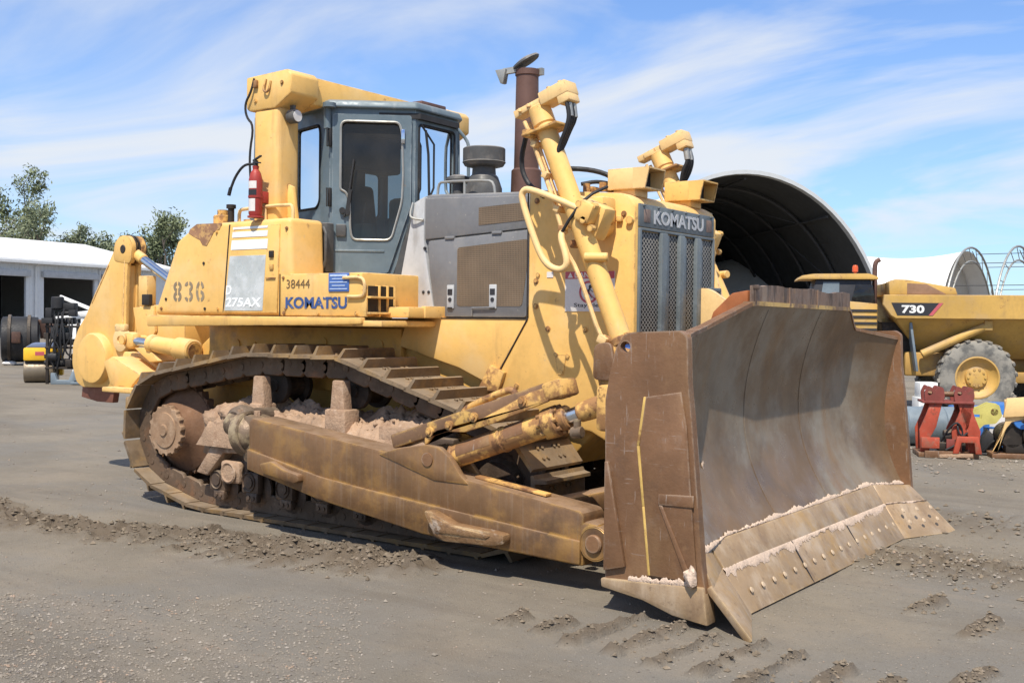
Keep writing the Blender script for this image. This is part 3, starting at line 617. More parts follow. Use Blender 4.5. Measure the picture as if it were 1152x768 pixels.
# access door with the model decal
dr = MB().prism([(-5.515, 1.825), (-4.805, 1.825), (-4.775, 2.60), (-5.36, 2.60)], 'y', -1.364, -1.345, .006).build('access_door', M['yellow'], DZ)
MB().prism([(-5.49, 1.845), (-4.985, 1.845), (-4.945, 2.335), (-5.42, 2.335)], 'y', -1.3675, -1.36).build('decal', M['silver_decal'], dr)
for z0, z1 in ((2.39, 2.475), (2.50, 2.55), (2.572, 2.592)):
    lx = lambda z: -5.49+(z-1.845)*.15
    MB().prism([(lx(z0), z0), (-4.93, z0), (-4.92, z1), (lx(z1), z1)], 'y', -1.3675, -1.36).build('decal_stripe', M['decal_white'], dr)
text_mesh('lettering', '275AX', (-5.475, -1.3680, 1.875), XA, ZA, .475, .085, M['decal_white'], dr, .028, .002, .12)
text_mesh('lettering', 'D', (-5.47, -1.3680, 1.985), XA, ZA, .075, .085, M['decal_white'], dr, .028, .002, .12)
mb = MB(); mb.box((-4.87, -1.37, 2.34), (.055, .02, .06), None, .005); mb.build('latch', M['dark'], dr)
mb = MB(); mb.box((-4.87, -1.37, 2.23), (.05, .014, .05), None, .005); mb.box((-4.88, -1.37, 2.13), (.12, .01, .012)); mb.build('latch_plate', M['yellow_rusty'], dr)
# stencilled fleet number 836
def stencil(body, O, w, h, gap):
    mb = MB(); n = len(body); cw = (w-gap*(n-1))/n
    def arc(cx, cz, rx, rz, a0, a1, t, k=10):
        o, i = [], []
        for j in range(k+1):
            a = R(a0+(a1-a0)*j/k); o.append((cx+rx*math.cos(a), cz+rz*math.sin(a))); i.append((cx+(rx-t)*math.cos(a), cz+(rz-t)*math.sin(a)))
        mb.prism(o+i[::-1], 'y', O[1]-.002, O[1]+.004)
    for q, ch in enumerate(body):
        x0 = O[0]+q*(cw+gap); cx = x0+cw/2; t = cw*.27; z0 = O[2]; r1, r2 = h*.27, h*.27
        if ch == '8':
            for cz in (z0+h*.74, z0+h*.26):
                arc(cx-.004, cz, cw/2-.004, h*.26, 100, 260, t); arc(cx+.004, cz, cw/2-.004, h*.26, -80, 80, t)
        if ch == '3':
            for cz in (z0+h*.74, z0+h*.26): arc(cx+.004, cz, cw/2-.004, h*.26, -82, 82, t)
            arc(cx-.004, z0+h*.74, cw/2-.004, h*.26, 100, 168, t); arc(cx-.004, z0+h*.26, cw/2-.004, h*.26, 192, 260, t)
        if ch == '6':
            arc(cx-.004, z0+h*.5, cw/2-.004, h*.5, 100, 260, t, 16); arc(cx+.004, z0+h*.5, cw/2-.004, h*.5, 22, 80, t); arc(cx+.004, z0+h*.28, cw/2-.004, h*.28, -80, 85, t)
    return mb
stencil('836', (-6.24, -1.351, 1.925), .45, .19, .045).build('fleet_number', M['stencil'], tk)
# deck box with steps
db = MB().prism([(-4.775, 1.80), (-4.775, 2.165), (-3.80, 2.165), (-3.80, 2.02), (-3.80, 1.80)], 'y', -1.355, -.62, .018).build('deck_box', M['yellow'], DZ)
text_mesh('lettering', '38444', (-4.69, -1.3575, 2.04), XA, ZA, .285, .075, M['stencil_dark'], db, -.004, .002)
text_mesh('lettering', 'KOMATSU', (-4.70, -1.3575, 1.865), XA, ZA, .735, .10, M['navy'], db, .032, .002)
bp_ = MB().box((-4.06, -1.36, 2.085), (.235, .008, .155), None, .003).build('blue_plate', M['blue_sign'], db)
mb = MB()
for k in range(5): mb.box((-4.06, -1.3652, 2.142-k*.028), (.20-.05*(k % 2), .003, .008 if k else .016))
mb.build('print', M['sign_line'], bp_)
mb = MB(); mb.box((-3.795, -1.16, 1.94), (.06, .34, .23)); mb.build('step_recess', M['dark'], DZ)
mb = MB()
for y in (-1.345, -1.19, -1.09, -1.0): mb.box((-3.785, y, 1.93), (.07, .018, .26), None, .004)
for z in (1.83, 1.96): mb.box((-3.76, -1.2, z), (.10, .3, .018), None, .004)
mb.build('step', M['yellow'], DZ)
MB().tube([(-4.0, -1.37, 2.12), (-3.82, -1.37, 2.125), (-3.76, -1.37, 2.10), (-3.755, -1.37, 1.99), (-3.79, -1.37, 1.965), (-3.95, -1.37, 1.965)], .014, 8, 2).build('grab_handle', M['yellow_pale'], DZ)
MB().box((-3.68, -.86, 1.84), (.34, .48, .09), None, .012).box((-3.52, -.66, 1.845), (.05, .5, .10), None, .008).build('step', M['yellow'], DZ)
# lower side panel, radiator guard
for f in (False, True):
    MB(f).prism([(-3.98, 1.55), (-3.3, 1.38), (-2.97, 1.25), (-2.60, 1.80), (-3.88, 1.80)], 'y', -.695, -.62, .008).build('side_panel', M['yellow'], DZ)
gp = [(-2.955, 1.25), (-2.90, 1.12), (-2.15, .94), (-2.0, .93), (-1.85, .86), (-1.62, .86), (-1.62, 2.66), (-1.66, 2.72), (-1.74, 2.76), (-2.60, 2.835), (-2.60, 1.80)]
rg = MB().prism(gp, 'y', -.70, .70, .022).build('radiator_guard', M['yellow'], DZ)
mb = MB(); mb.bar((-2.605, -.7005, 2.83), (-2.605, -.7005, 1.80), .006, .012, up=(0, 1, 0)); mb.bar((-2.60, -.7005, 1.80), (-2.95, -.7005, 1.25), .006, .012, up=(0, 1, 0)); mb.build('panel_seam', M['ink'], rg)
mb = MB(); mb.prism([(-2.33, 1.52), (-2.22, 1.52), (-2.25, 1.36), (-2.30, 1.36)], 'y', -.705, -.69)
for x, z in ((-2.32, 1.52), (-2.21, 1.51), (-2.27, 1.38), (-1.95, 2.45), (-2.5, 2.15)): mb.cyl((x, -.712, z), (x, -.69, z), .018, seg=10)
mb.build('bolt_plate', M['yellow'], rg)
MB().prism([(-3.08, 1.20), (-2.86, 1.20), (-2.80, 1.36), (-2.95, 1.42)], 'y', -.74, -.69, .01).build('bracket', M['yellow_rusty'], rg)
# warning sign
sg = MB().box((-2.015, -.7035, 2.015), (.45, .005, .31), None, .001).build('warning_sign', M['sign_white'], DZ)
hd = MB().box((-2.015, -.7065, 2.142), (.445, .003, .056)).build('sign_header', M['danger'], sg)
text_mesh('lettering', 'DANGER', (-2.15, -.7082, 2.121), XA, ZA, .25, .043, M['sign_white'], hd, .02, .001)
MB().prism([(-2.215, 2.122), (-2.165, 2.122), (-2.19, 2.163)], 'y', -.7095, -.7075).build('warning_triangle', M['sign_white'], hd)
mb = MB(); ring = [(math.cos(R(a)), math.sin(R(a))) for a in range(0, 361, 15)]; cx, cz, ro, ri = -2.02, 2.01, .088, .071
for a, b in zip(ring, ring[1:]): mb.prism([(cx+a[0]*ro, cz+a[1]*ro), (cx+b[0]*ro, cz+b[1]*ro), (cx+b[0]*ri, cz+b[1]*ri), (cx+a[0]*ri, cz+a[1]*ri)], 'y', -.7085, -.706)
mb.bar((cx-.055, -.709, cz+.055), (cx+.055, -.709, cz-.055), .002, .016, up=(0, 1, 0)); mb.build('prohibition_ring', M['danger'], sg)
mb = MB(); mb.cyl((cx+.012, -.7085, cz+.042), (cx+.012, -.706, cz+.042), .014, seg=12); Lb = lambda a, b, w: mb.bar((cx+a[0], -.7072, cz+a[1]), (cx+b[0], -.7072, cz+b[1]), .0025, w, up=(0, 1, 0))
Lb((.008, .03), (-.004, -.01), .022); Lb((-.004, -.008), (-.035, -.045), .012); Lb((0, -.008), (.03, -.045), .012); Lb((.008, .022), (.04, .0), .009); Lb((.004, .022), (-.03, .004), .009)
mb.build('walking_figure', M['ink'], sg)
text_mesh('lettering', 'Stay clear', (-2.155, -.7065, 1.885), XA, ZA, .29, .04, M['ink'], sg, .008, .001)
MB().box((-2.385, -.703, 2.15), (.06, .004, .045)).build('sticker', M['sign_white'], rg)
# grille
gx = -1.618
gr = MB().box((gx, -.02, 1.82), (.012, 1.26, 1.30), None, .003).build('grille', M['grille_mesh'], DZ)
fins = MB()
for y0, y1 in ((-.345, -.225), (-.035, .07), (.26, .36)):
    fins.prism([(y0, 1.2), (y1, 1.2), (y1, 2.44), (y1-.03, 2.475), (y0, 2.475)], 'x', gx+.0, gx+.04, .006)
for y in (-.648, .612): fins.box((gx+.008, y, 1.83), (.024, .03, 1.32), None, .004)
fins.box((gx+.008, -.02, 2.487), (.022, 1.28, .022), None, .004); fins.build('grille_fin', M['grille_plate'], gr)
pl = MB().box((gx+.004, -.02, 2.592), (.014, 1.29, .175), None, .004).build('name_plate', M['grille_plate'], DZ)
text_mesh('lettering', 'KOMATSU', (gx+.0125, -.44, 2.538), YA, ZA, .86, .108, M['logo_grey'], pl, .03, .003)
mb = MB()
for y in (-.545, .53): mb.box((gx+.0125, y, 2.592), (.003, .10, .10), None, .001)
mb.build('rust_patch', make_mat('rust_tinted_square', (.21, .15, .125), .7, 0, .25, 8), pl)
mb = MB(); mb.box((-1.585, .60, 2.06), (.05, .19, .035), None, .006); mb.cyl((-1.58, .68, 2.0), (-1.58, .68, 2.06), .02, seg=10); mb.build('grille_latch', M['grille_plate'], DZ)
mb = MB()
for z in (2.12, 2.38, 2.52): mb.cyl((-1.7, .69, z), (-1.7, .80, z), .04, seg=14, ch=.008)
mb.build('hinge', M['yellow'], DZ)
MB().prism([(-1.78, 1.5), (-1.40, 1.5), (-1.66, 2.32), (-1.78, 2.32)], 'y', .70, .74, .008).build('side_gusset', M['yellow_pale'], DZ)
mb = MB(); mb.cyl((-1.66, -.73, 2.55), (-1.66, -.69, 2.55), .03, seg=12); mb.box((-1.75, -.715, 2.56), (.05, .03, .04), None, .006); mb.build('hinge', M['yellow'], DZ)
# work lights on the radiator guard
for y0, y1 in ((-.60, -.33), (.33, .61)):
    mb = MB(); rear = [(y0, 2.80), (y1, 2.80), (y1, 2.962), (y0, 2.962)]
    mb.box((-1.80, (y0+y1)/2, 2.775), (.2, .2, .06), None, .01); mb.prism(rear, 'x', -1.93, -1.70, .008)
    lh = mb.build('work_light', M['yellow_pale'] if y0 < 0 else M['yellow'], DZ)
    mb = MB(); mb.prism(rpoly([(y0+.02, 2.82), (y1-.02, 2.82), (y1-.02, 2.945), (y0+.02, 2.945)], .02), 'x', -1.70, -1.69); mb.build('lamp_lens', M['cab_in'], lh)
    mb = MB()
    for y in (y0+.001, y1-.013): mb.prism([(-1.71, 2.801), (-1.60, 2.801), (-1.565, 2.961), (-1.71, 2.961)], 'y', y, y+.012)
    mb.box((-1.637, (y0+y1)/2, 2.9555), (.15, y1-y0-.03, .012)); mb.box((-1.655, (y0+y1)/2, 2.807), (.11, y1-y0-.03, .012))
    mb.build('lamp_hood', M['yellow_pale'] if y0 < 0 else M['yellow'], lh)
    mb = MB(); mb.cyl((-1.69, (y0+y1)/2, 2.888), (-1.68, (y0+y1)/2, 2.888), .05, seg=20); mb.build('bulb', M['precl'], lh)
mb = MB(); mb.tube([(-2.2, -.55, 2.87), (-2.1, -.45, 2.90), (-1.98, -.35, 2.86), (-1.85, -.3, 2.80)], .016, 8, 2); mb.tube([(-2.45, -.72, 2.95), (-2.3, -.6, 3.0), (-2.1, -.45, 2.98), (-1.95, -.4, 2.9)], .02, 8, 2); mb.build('hose', M['black'], DZ)
mb = MB()
for x in (-2.15, -2.0, -1.9): mb.cyl((x, -.55, 2.80), (x, -.55, 2.87), .03, seg=10); mb.box((x, -.45, 2.83), (.06, .1, .05), None, .01)
mb.build('fitting', M['yellow_rusty'], DZ)

# ---- engine hood
hd_ = MB().prism([(-3.80, 1.79), (-3.80, 2.855), (-3.72, 2.87), (-2.62, 2.835), (-2.62, 1.79)], 'y', -.61, .61, .03).build('engine_hood', M['grey_hood'], DZ)
for f in (False, True):
    e = -1 if not f else 1
    up = MB(f).prism([(-3.74, 2.475), (-3.74, 2.835), (-2.625, 2.80), (-2.625, 2.535)], 'y', -.640, -.60, .010).build('hood_side', M['grey_hood'], DZ)
    MB(f).prism([(-3.15, 2.575), (-2.64, 2.60), (-2.64, 2.745), (-3.15, 2.725)], 'y', -.6435, -.63).build('mesh_screen', M['side_mesh'], up)
    ed = MB(f).prism(rpoly([(-3.69, 2.462), (-2.585, 2.523), (-2.545, 2.25), (-2.65, 1.81), (-3.60, 1.81), (-3.675, 2.2)], .03), 'y', -.652, -.60, .008).build('engine_door', M['grey_hood'], DZ)
    MB(f).prism(rpoly([(-3.365, 2.395), (-2.635, 2.445), (-2.63, 2.3), (-2.69, 1.90), (-3.365, 1.90)], .03), 'y', -.6555, -.64).build('mesh_screen', M['side_mesh'], ed)
    mb = MB(f)
    for x in (-3.43, -2.98): mb.box((x, -.658, 1.98), (.075, .016, .20), None, .006)
    mb.build('latch', M['grey_pale'], ed)
    mb = MB(f)
    for x in (-3.43, -2.98): mb.box((x, -.667, 2.02), (.05, .006, .05)); mb.cyl((x, -.672, 1.955), (x, -.66, 1.955), .018, seg=10); mb.box((x, -.668, 1.885), (.05, .006, .012))
    mb.build('latch_hole', M['ink'], ed)
    mb = MB(f)
    for x in (-3.45, -2.95): mb.box((x, -.65, 2.47+.05*(x+3.69)), (.10, .03, .025), None, .006)
    mb.build('hinge', M['grey_hood'], ed)
    MB(f).tube([(-3.2, -.66, 1.82), (-3.19, -.67, 1.885), (-2.96, -.67, 1.89)], .008, 6).build('prop_rod', M['grey_hood'], ed)
    MB(f).prism([(-4.06, 1.85), (-4.0, 2.19), (-3.86, 2.80), (-3.74, 2.85), (-3.745, 2.47), (-3.695, 2.2), (-3.61, 1.81), (-3.7, 1.80)], 'y', -.648, -.56, .01).build('cowl', M['grey_pale'], DZ)
    mb = MB(f)
    for x, z in ((-3.68, 2.02), (-3.74, 2.02), (-3.73, 2.40)): mb.cyl((x, -.655, z), (x, -.64, z), .014, seg=8)
    mb.build('rivet', M['ink'], DZ)
    MB(f).tube([(-3.86, -.66, 2.80), (-3.87, -.69, 2.69), (-3.84, -.69, 2.66), (-3.74, -.66, 2.645)], .010, 8, 1).build('grab_handle', M['zinc'], DZ)
    MB(f).tube([(-3.70, -.52, 2.85), (-3.69, -.52, 2.96), (-3.65, -.52, 2.985), (-3.15, -.52, 2.965), (-3.09, -.52, 2.94), (-3.07, -.52, 2.83)], .012, 8, 1).tube([(-3.4, -.52, 2.975), (-3.4, -.52, 2.85)], .012, 8).build('handrail', M['zinc'], DZ)
# exhaust
ex = MB().lathe([(0, 2.83), (.138, 2.83), (.132, 3.10), (.118, 3.115), (.110, 3.12), (.099, 3.93), (.108, 3.935), (.108, 3.985), (.095, 3.985), (.093, 3.9)], (-3.12, 0, 0), ZA, 28).build('exhaust_stack', M['exhaust'], DZ)
rt = Matrix.Rotation(R(-38), 3, 'Y')
mb = MB(); ax = (Matrix.Rotation(R(-28), 3, Vector((.8, .58, 0)).cross(ZA)) @ ZA); mb.lathe([(0, 0), (.125, .0), (.135, .012), (.125, .03), (.06, .05), (0, .055)], Vector((-3.13, .0, 4.045)), (-.42, -.30, .86), 24); mb.build('rain_flap', M['precl'], ex)
mb = MB(); mb.bar((-3.18, -.05, 3.99), (-3.29, -.13, 3.965), .05, .05); mb.prism([(-3.245, 3.985), (-3.36, 3.985), (-3.30, 3.86), (-3.27, 3.86)], 'y', -.16, -.10, .006); mb.box((-3.02, .06, 3.97), (.05, .04, .06)); mb.build('flap_weight', M['zinc'], ex)
# precleaners
pc = MB().lathe([(0, 2.84), (.16, 2.84), (.16, 2.93), (.125, 3.03), (.105, 3.05), (.10, 3.12), (.12, 3.125)], (-3.36, -.30, 0), ZA, 28).build('precleaner', M['precl'], DZ)
MB().lathe([(0, 3.12), (.13, 3.115), (.17, 3.125), (.185, 3.15), (.19, 3.155), (.185, 3.16), (.185, 3.272), (.178, 3.28), (.0, 3.298)], (-3.36, -.30, 0), ZA, 40).build('precleaner_cap', M['precl'], pc, smooth=25)
mb = MB(); mb.lathe([(0, 2.85), (.055, 2.85), (.055, 2.99), (.10, 2.995), (.115, 3.02), (.105, 3.045), (.05, 3.065), (0, 3.068)], (-3.64, -.30, 0), ZA, 24); mb.build('breather_cap', M['precl'], DZ)

# ---- cab
CP = [(-5.38, -.62), (-4.73, -.81), (-4.15, -.30), (-4.17, .34), (-4.73, .84), (-5.38, .64)]
cab = thing('cab', None, None, (0, 0, 0)); cab.parent = DZ; cab.location = (0, 0, 0)
Z0, Z1 = 2.16, 3.70
def side(i):
    a, b = CP[i], CP[(i+1) % 6]; A = Vector((*a, 0)); U = (Vector((*b, 0))-A); return A, U.normalized(), U.length
def win_part(i, outline, glass, frame=True, off=.004):
    A, U, Lw = side(i); Nn = U.cross(ZA)
    pts = [A+U*u+ZA*z+Nn*(-.018) for u, z in outline]
    w = MB(); w.poly(pts); ob = w.build('window', glass, cab)
    mb = MB(); ring = [A+U*u+ZA*z+Nn*off for u, z in outline]; mb.tube(ring+[ring[0], ring[1]], .011, 6); mb.build('window_seal', M['zinc'] if i == 1 else M['black'], cab)
W0 = rpoly([(.02, 2.80), (.02, 3.56), (.47, 3.56), (.50, 3.5), (.50, 2.86), (.44, 2.80)], .05)
WD = rpoly([(.10, 2.95), (.10, 3.57), (.625, 3.57), (.65, 3.48), (.665, 3.1), (.655, 2.85), (.56, 2.50), (.21, 2.50), (.19, 2.60), (.185, 2.84), (.15, 2.93)], .06)
WF = rpoly([(.05, 2.50), (.05, 3.57), (.59, 3.57), (.59, 2.50)], .05)
mir = lambda w, Lw: [(Lw-u, z) for u, z in w][::-1]
wins = [W0, WD, WF, mir(WD, side(3)[2]), mir(W0, side(4)[2]), rpoly([(.08, 2.83), (.08, 3.28), (1.18, 3.28), (1.18, 2.83)], .06)]  # rear hole cut low so inner wall gives the dark band of shade
for i in range(6):
    A, U, Lw = side(i); mb = MB(); hole = wins[i]
    if i in (1, 3):
        hz = [(u, z) for u, z in rpoly([(.06, 2.46), (.06, 3.61), (Lw-.06, 3.61), (Lw-.05, 2.85), (Lw-.16, 2.46)], .04)]
        hz = hz if i == 1 else mir(hz, Lw)
        low = [(0, Z0), (Lw*.74, Z0), (Lw, 2.80), (Lw, Z1), (0, Z1)] if i == 1 else mir([(0, Z0), (Lw*.74, Z0), (Lw, 2.80), (Lw, Z1), (0, Z1)], Lw)
        mb.panel(A, U, ZA, low, [hz], -.05)
    else: mb.panel(A, U, ZA, [(0, Z0 if i != 2 else 2.3), (Lw, Z0 if i != 2 else 2.3), (Lw, Z1), (0, Z1)], [hole], -.05)
    bmesh.ops.recalc_face_normals(mb.bm, faces=mb.bm.faces); mb.build('wall', M['cab_grey'], cab)
    if i in (1, 3):
        dout = rpoly([(.025, 2.20), (.535, 2.20), (Lw-.035, 2.82), (Lw-.035, 3.635), (.025, 3.635)], .03); dout = dout if i == 1 else mir(dout, Lw)
        Nn = U.cross(ZA); mb = MB(); mb.panel(A+Nn*.004, U, ZA, dout, [hole], .022); bmesh.ops.recalc_face_normals(mb.bm, faces=mb.bm.faces); mb.build('door', M['cab_grey'], cab)
        win_part(i, hole, M['glass_dark'], off=.03)
    else: win_part(i, hole, M['glass_green'] if i == 2 else M['glass'])
def onside(i, u, z, n): A, U, Lw = side(i); return A+U*u+ZA*z+U.cross(ZA)*n
roofo = [(x*1.0+(.05 if x > -4.5 else -.05 if x < -5 else 0), y*1.075) for x, y in CP]
mb = MB(); mb.prism(roofo, 'z', 3.69, 3.765, .022, 3, [(x+(-.03 if x > -4.5 else .03 if x < -5 else 0), y*.95) for x, y in roofo]); mb.build('roof', M['cab_grey'], cab)
MB().box((-4.30, .06, 3.79), (.14, .36, .06), None, .012).build('roof_vent', M['exhaust'], cab)
mb = MB(); mb.prism([(x*.995, y*.97) for x, y in CP], 'z', 2.10, 2.19); mb.build('floor', M['cab_in'], cab)
mb = MB(); mb.box((-4.95, .0, 2.46), (.50, .50, .16), None, .05); mb.box((-5.17, .0, 2.80), (.14, .48, .62), Matrix.Rotation(R(-8), 3, 'Y'), .05); mb.box((-5.22, 0, 3.14), (.10, .30, .26), None, .04); mb.box((-4.95, 0, 2.28), (.36, .36, .2)); mb.build('seat', M['cab_in'], cab)
mb = MB(); mb.box((-4.40, -.02, 2.6), (.22, .52, .62), None, .05); mb.box((-4.85, .42, 2.6), (.5, .16, .42), None, .04); mb.box((-4.85, -.40, 2.52), (.5, .16, .30), None, .04); mb.tube([(-4.7, -.4, 2.66), (-4.66, -.4, 2.86)], .012); mb.build('console', M['cab_in'], cab)
mb = MB(); mb.prism([(x*.99, y*.93) for x, y in CP], 'z', 3.61, 3.66); mb.build('headliner', M['cab_in'], cab)
mb = MB(); mb.box((-5.17, 0, 3.42), (.26, 1.05, .34), None, .03); mb.build('added_shade_block', M['cab_in'], cab)  # added block, no real fitting: darkens the rear window's top like cast shade
# door and window fittings
mb = MB(); mb.tube([onside(1, .135, 2.70, .05), onside(1, .16, 2.78, .05), onside(1, .22, 3.22, .04)], .010, 6); mb.bar(onside(1, .165, 2.72, .05), onside(1, .19, 2.95, .05), .02, .028); mb.cyl(onside(1, .12, 2.76, .02), onside(1, .12, 2.76, .06), .028, seg=12)
mb.build('wiper', M['black'], cab)
mb = MB()
for z in (2.36, 2.88, 3.42): mb.box(onside(1, .005, z, .018), (.03, .03, .17), None, .008); mb.tube([onside(1, -.02, z-.08, .03), onside(1, -.02, z-.08, .055), onside(1, -.02, z+.08, .055), onside(1, -.02, z+.08, .03)], .007, 6)
mb.build('door_hinge', M['black'], cab)
mb = MB(); mb.box(onside(1, .11, 2.58, .03), (.09, .05, .11), Matrix.Rotation(R(40), 3, 'Z'), .008); mb.build('door_handle', M['precl'], cab)
mb = MB(); mb.box(onside(1, .66, 3.44, .04), (.035, .03, .13), Matrix.Rotation(R(40), 3, 'Z'), .006); mb.build('door_stay', M['chrome'], cab)
mb = MB(); mb.bar(onside(1, .03, 2.40, .028), onside(1, .5, 2.40, .028), .012, .02, .004); mb.build('door_crease', M['cab_grey'], cab)
mb = MB(); mb.tube([onside(2, .1, 3.52, .04), onside(2, .13, 3.3, .05), onside(2, .16, 2.62, .05)], .012, 6); mb.tube([onside(2, .05, 3.56, .03), onside(2, .20, 3.40, .06), onside(2, .20, 3.0, .06), onside(2, .06, 2.75, .05)], .010, 6); mb.bar(onside(2, .205, 3.42, .06), onside(2, .205, 2.98, .06), .02, .02); mb.build('wiper', M['black'], cab)
mb = MB(); mb.tube([onside(2, .60, 3.62, .02), onside(2, .66, 3.50, .10), onside(2, .66, 3.44, .12), onside(2, .66, 3.05, .12), onside(2, .63, 2.98, .06), onside(2, .60, 2.98, .0)], .016, 8, 1); mb.build('grab_handle', M['cab_grey'], cab)
mb = MB(); mb.bar(onside(2, .53, 3.55, .03), onside(2, .53, 2.6, .03), .03, .03, .004); mb.build('window_bar', M['cab_in'], cab)
mb = MB(); A, U, Lw = side(1); mb.prism([tuple((A+U*.58)[:2]), tuple((A+U*(Lw-.0)+Vector((.02, -.03, 0)))[:2]), tuple((A+U*(Lw+.02)+Vector((.06, .10, 0)))[:2]), (-4.45, -.3)], 'z', 2.16, 2.75, 0, 2, [tuple((A+U*(Lw-.04))[:2]), tuple((A+U*(Lw+.0))[:2]), tuple((A+U*(Lw+.0)+Vector((.02, .06, 0)))[:2]), (-4.3, -.28)]); mb.build('cab_mount', M['precl'], cab)
mb = MB(); mb.box((-4.68, -.88, 2.42), (.07, .10, .44), None, .012); mb.tube([(-4.66, -.95, 2.24), (-4.62, -.96, 2.3), (-4.62, -.96, 2.54), (-4.66, -.95, 2.6)], .014, 8); mb.build('fuse_box', M['precl'], DZ)
mb = MB(); mb.cyl((-4.69, -.86, 3.68), (-4.69, -.86, 3.72), .06, seg=14); mb.cyl((-4.74, -.83, 3.50), (-4.74, -.83, 3.7), .035, seg=12); mb.build('bracket', M['cab_grey'], cab)

# ---- rollover frame
ro = MB(); hp = [(-5.33, 3.66), (-5.33, 3.945), (-4.80, 3.965), (-4.75, 3.92), (-4.75, 3.75), (-4.96, 3.635), (-5.29, 3.635)]
ro.prism(hp, 'y', -1.27, -.93, .018); ro.prism(hp, 'y', .93, 1.27, .018); ro.box((-5.02, 0, 3.82), (.46, 1.9, .25), None, .015)
ro.prism([(-5.25, -1.26), (-4.92, -1.26), (-4.92, -.99), (-5.25, -.99)], 'z', 2.55, 3.66, .05, 3); ro.prism([(-5.25, .99), (-4.92, .99), (-4.92, 1.26), (-5.25, 1.26)], 'z', 2.0, 3.66, .05, 3)
ro.prism([(-4.97, 2.62), (-4.80, 2.62), (-4.86, 2.95), (-4.93, 2.98)], 'y', -1.14, -1.1, .008)
rp = ro.build('rollover_frame', M['yellow'], DZ)
mb = MB(); mb.cyl((-4.90, -1.14, 3.57), (-4.80, -1.14, 3.57), .062, seg=20, ch=.012); mb.box((-4.86, -1.14, 3.64), (.04, .03, .06)); mb.build('work_light', M['precl'], rp)
mb = MB(); mb.cyl((-4.80, -1.14, 3.57), (-4.795, -1.14, 3.57), .05, seg=20); mb.build('lamp_lens', M['sign_white'], rp)
mb = MB(); mb.tube([(-5.20, -1.29, 3.92), (-5.23, -1.30, 3.80), (-5.30, -1.31, 3.70), (-5.29, -1.30, 3.58), (-5.20, -1.29, 3.50), (-5.27, -1.28, 3.25), (-5.25, -1.28, 3.0), (-5.24, -1.27, 2.7)], .011, 6, 2); mb.build('cable', M['black'], rp)
mb = MB(); mb.tube([(-5.06, -1.275, 3.90), (-5.08, -1.30, 3.80), (-5.02, -1.29, 3.77), (-5.0, -1.275, 3.88)], .010, 6, 2); mb.box((-5.19, -1.285, 3.87), (.05, .03, .07), None, .008); mb.build('lifting_eye', M['yellow_rusty'], rp)
mb = MB(); mb.tube([(-5.38, -1.05, 3.62), (-5.39, -1.05, 3.2), (-5.45, -1.05, 2.6)], .055, 10); mb.build('conduit', M['cab_grey'], rp)

# ---- tracks
def hull2(P):
    P = sorted(set(P)); cr = lambda o, a, b: (a[0]-o[0])*(b[1]-o[1])-(a[1]-o[1])*(b[0]-o[0]); H = []
    for seq in (P, P[::-1]):
        h = []
        for p in seq:
            while len(h) > 1 and cr(h[-2], h[-1], p) <= 0: h.pop()
            h.append(p)
        H += h[:-1]
    return H
SPR, IDL = (-6.30, .705, .46), (-2.46, .515, .40)
pts = [(c[0]+c[2]*math.cos(a), c[1]+c[2]*math.sin(a)) for c in (SPR, IDL) for a in np.linspace(0, 2*math.pi, 90)]+[(-5.15, 1.375), (-4.0, 1.375), (-5.8, .112)]
path = hull2(pts); path.append(path[0]); seg = [math.dist(a, b) for a, b in zip(path, path[1:])]; Lt = sum(seg); NS = round(Lt/.262)
def walk(s):
    s %= Lt
    for (a, b), l in zip(zip(path, path[1:]), seg):
        if s <= l: t = s/l; return (a[0]+(b[0]-a[0])*t, a[1]+(b[1]-a[1])*t)
        s -= l
    return path[-1]
TP = [walk(Lt*(i+.35)/NS) for i in range(NS)]; PITCH = Lt/NS
def frame_at(i):
    a, b = Vector((TP[i][0], 0, TP[i][1])), Vector((TP[(i+1) % NS][0], 0, TP[(i+1) % NS][1])); x = (b-a).normalized(); z = Vector((x.z, 0, -x.x)); y = z.cross(x)
    m = Matrix((x, y, z)).transposed().to_4x4(); m.translation = (a+b)/2; return m
def shoe_bm():
    mb = MB(); p, w = PITCH, .34
    prof = [(-p/2-.012, .072), (-p/2-.004, .100), (p/2-.05, .100), (p/2-.05, .176), (p/2-.025, .176), (p/2-.016, .10), (p/2+.012, .086), (p/2+.008, .064), (-p/2+.02, .070)]
    mb.prism(prof, 'y', -w, w)
    for v in mb.bm.verts:
        if v.co.z > .15: v.co.y *= .88
    for y in (-.14, -.08, .08, .14):
        for x in (-.06, .03): mb.cyl((x, y, .098), (x, y, .114), .016, seg=6)
    return mb
def link_bm():
    mb = MB(); p = PITCH
    for y in (-.155, .155):
        s = 1 if y > 0 else -1
        mb.prism([(-p/2-.035, -.05), (-p/2-.045, .03), (-p/2-.01, .07), (p/2-.03, .07), (p/2+.03, .03), (p/2+.02, -.05), (p/2-.04, -.10), (-p/2+.03, -.10)], 'y', y-.024, y+.024, .008, 1)
        mb.cyl((-p/2+.01, y-.045*s, -.01), (-p/2+.01, y+.030*s, -.01), .030, seg=12); mb.cyl((p*.14, y+.015*s, .015), (p*.14, y+.027*s, .015), .026, seg=10)
    mb.cyl((-p/2, -.1, 0), (-p/2, .1, 0), .033, seg=10); return mb
def raw(mb, name, mat):
    me = bpy.data.meshes.new(name); mb.bm.to_mesh(me); mb.bm.free(); o = link_mesh(name, me, mat); return o
shoe0, link0 = raw(shoe_bm(), 'track_shoe', M['shoe_steel']), raw(link_bm(), 'track_link', M['track_steel'])
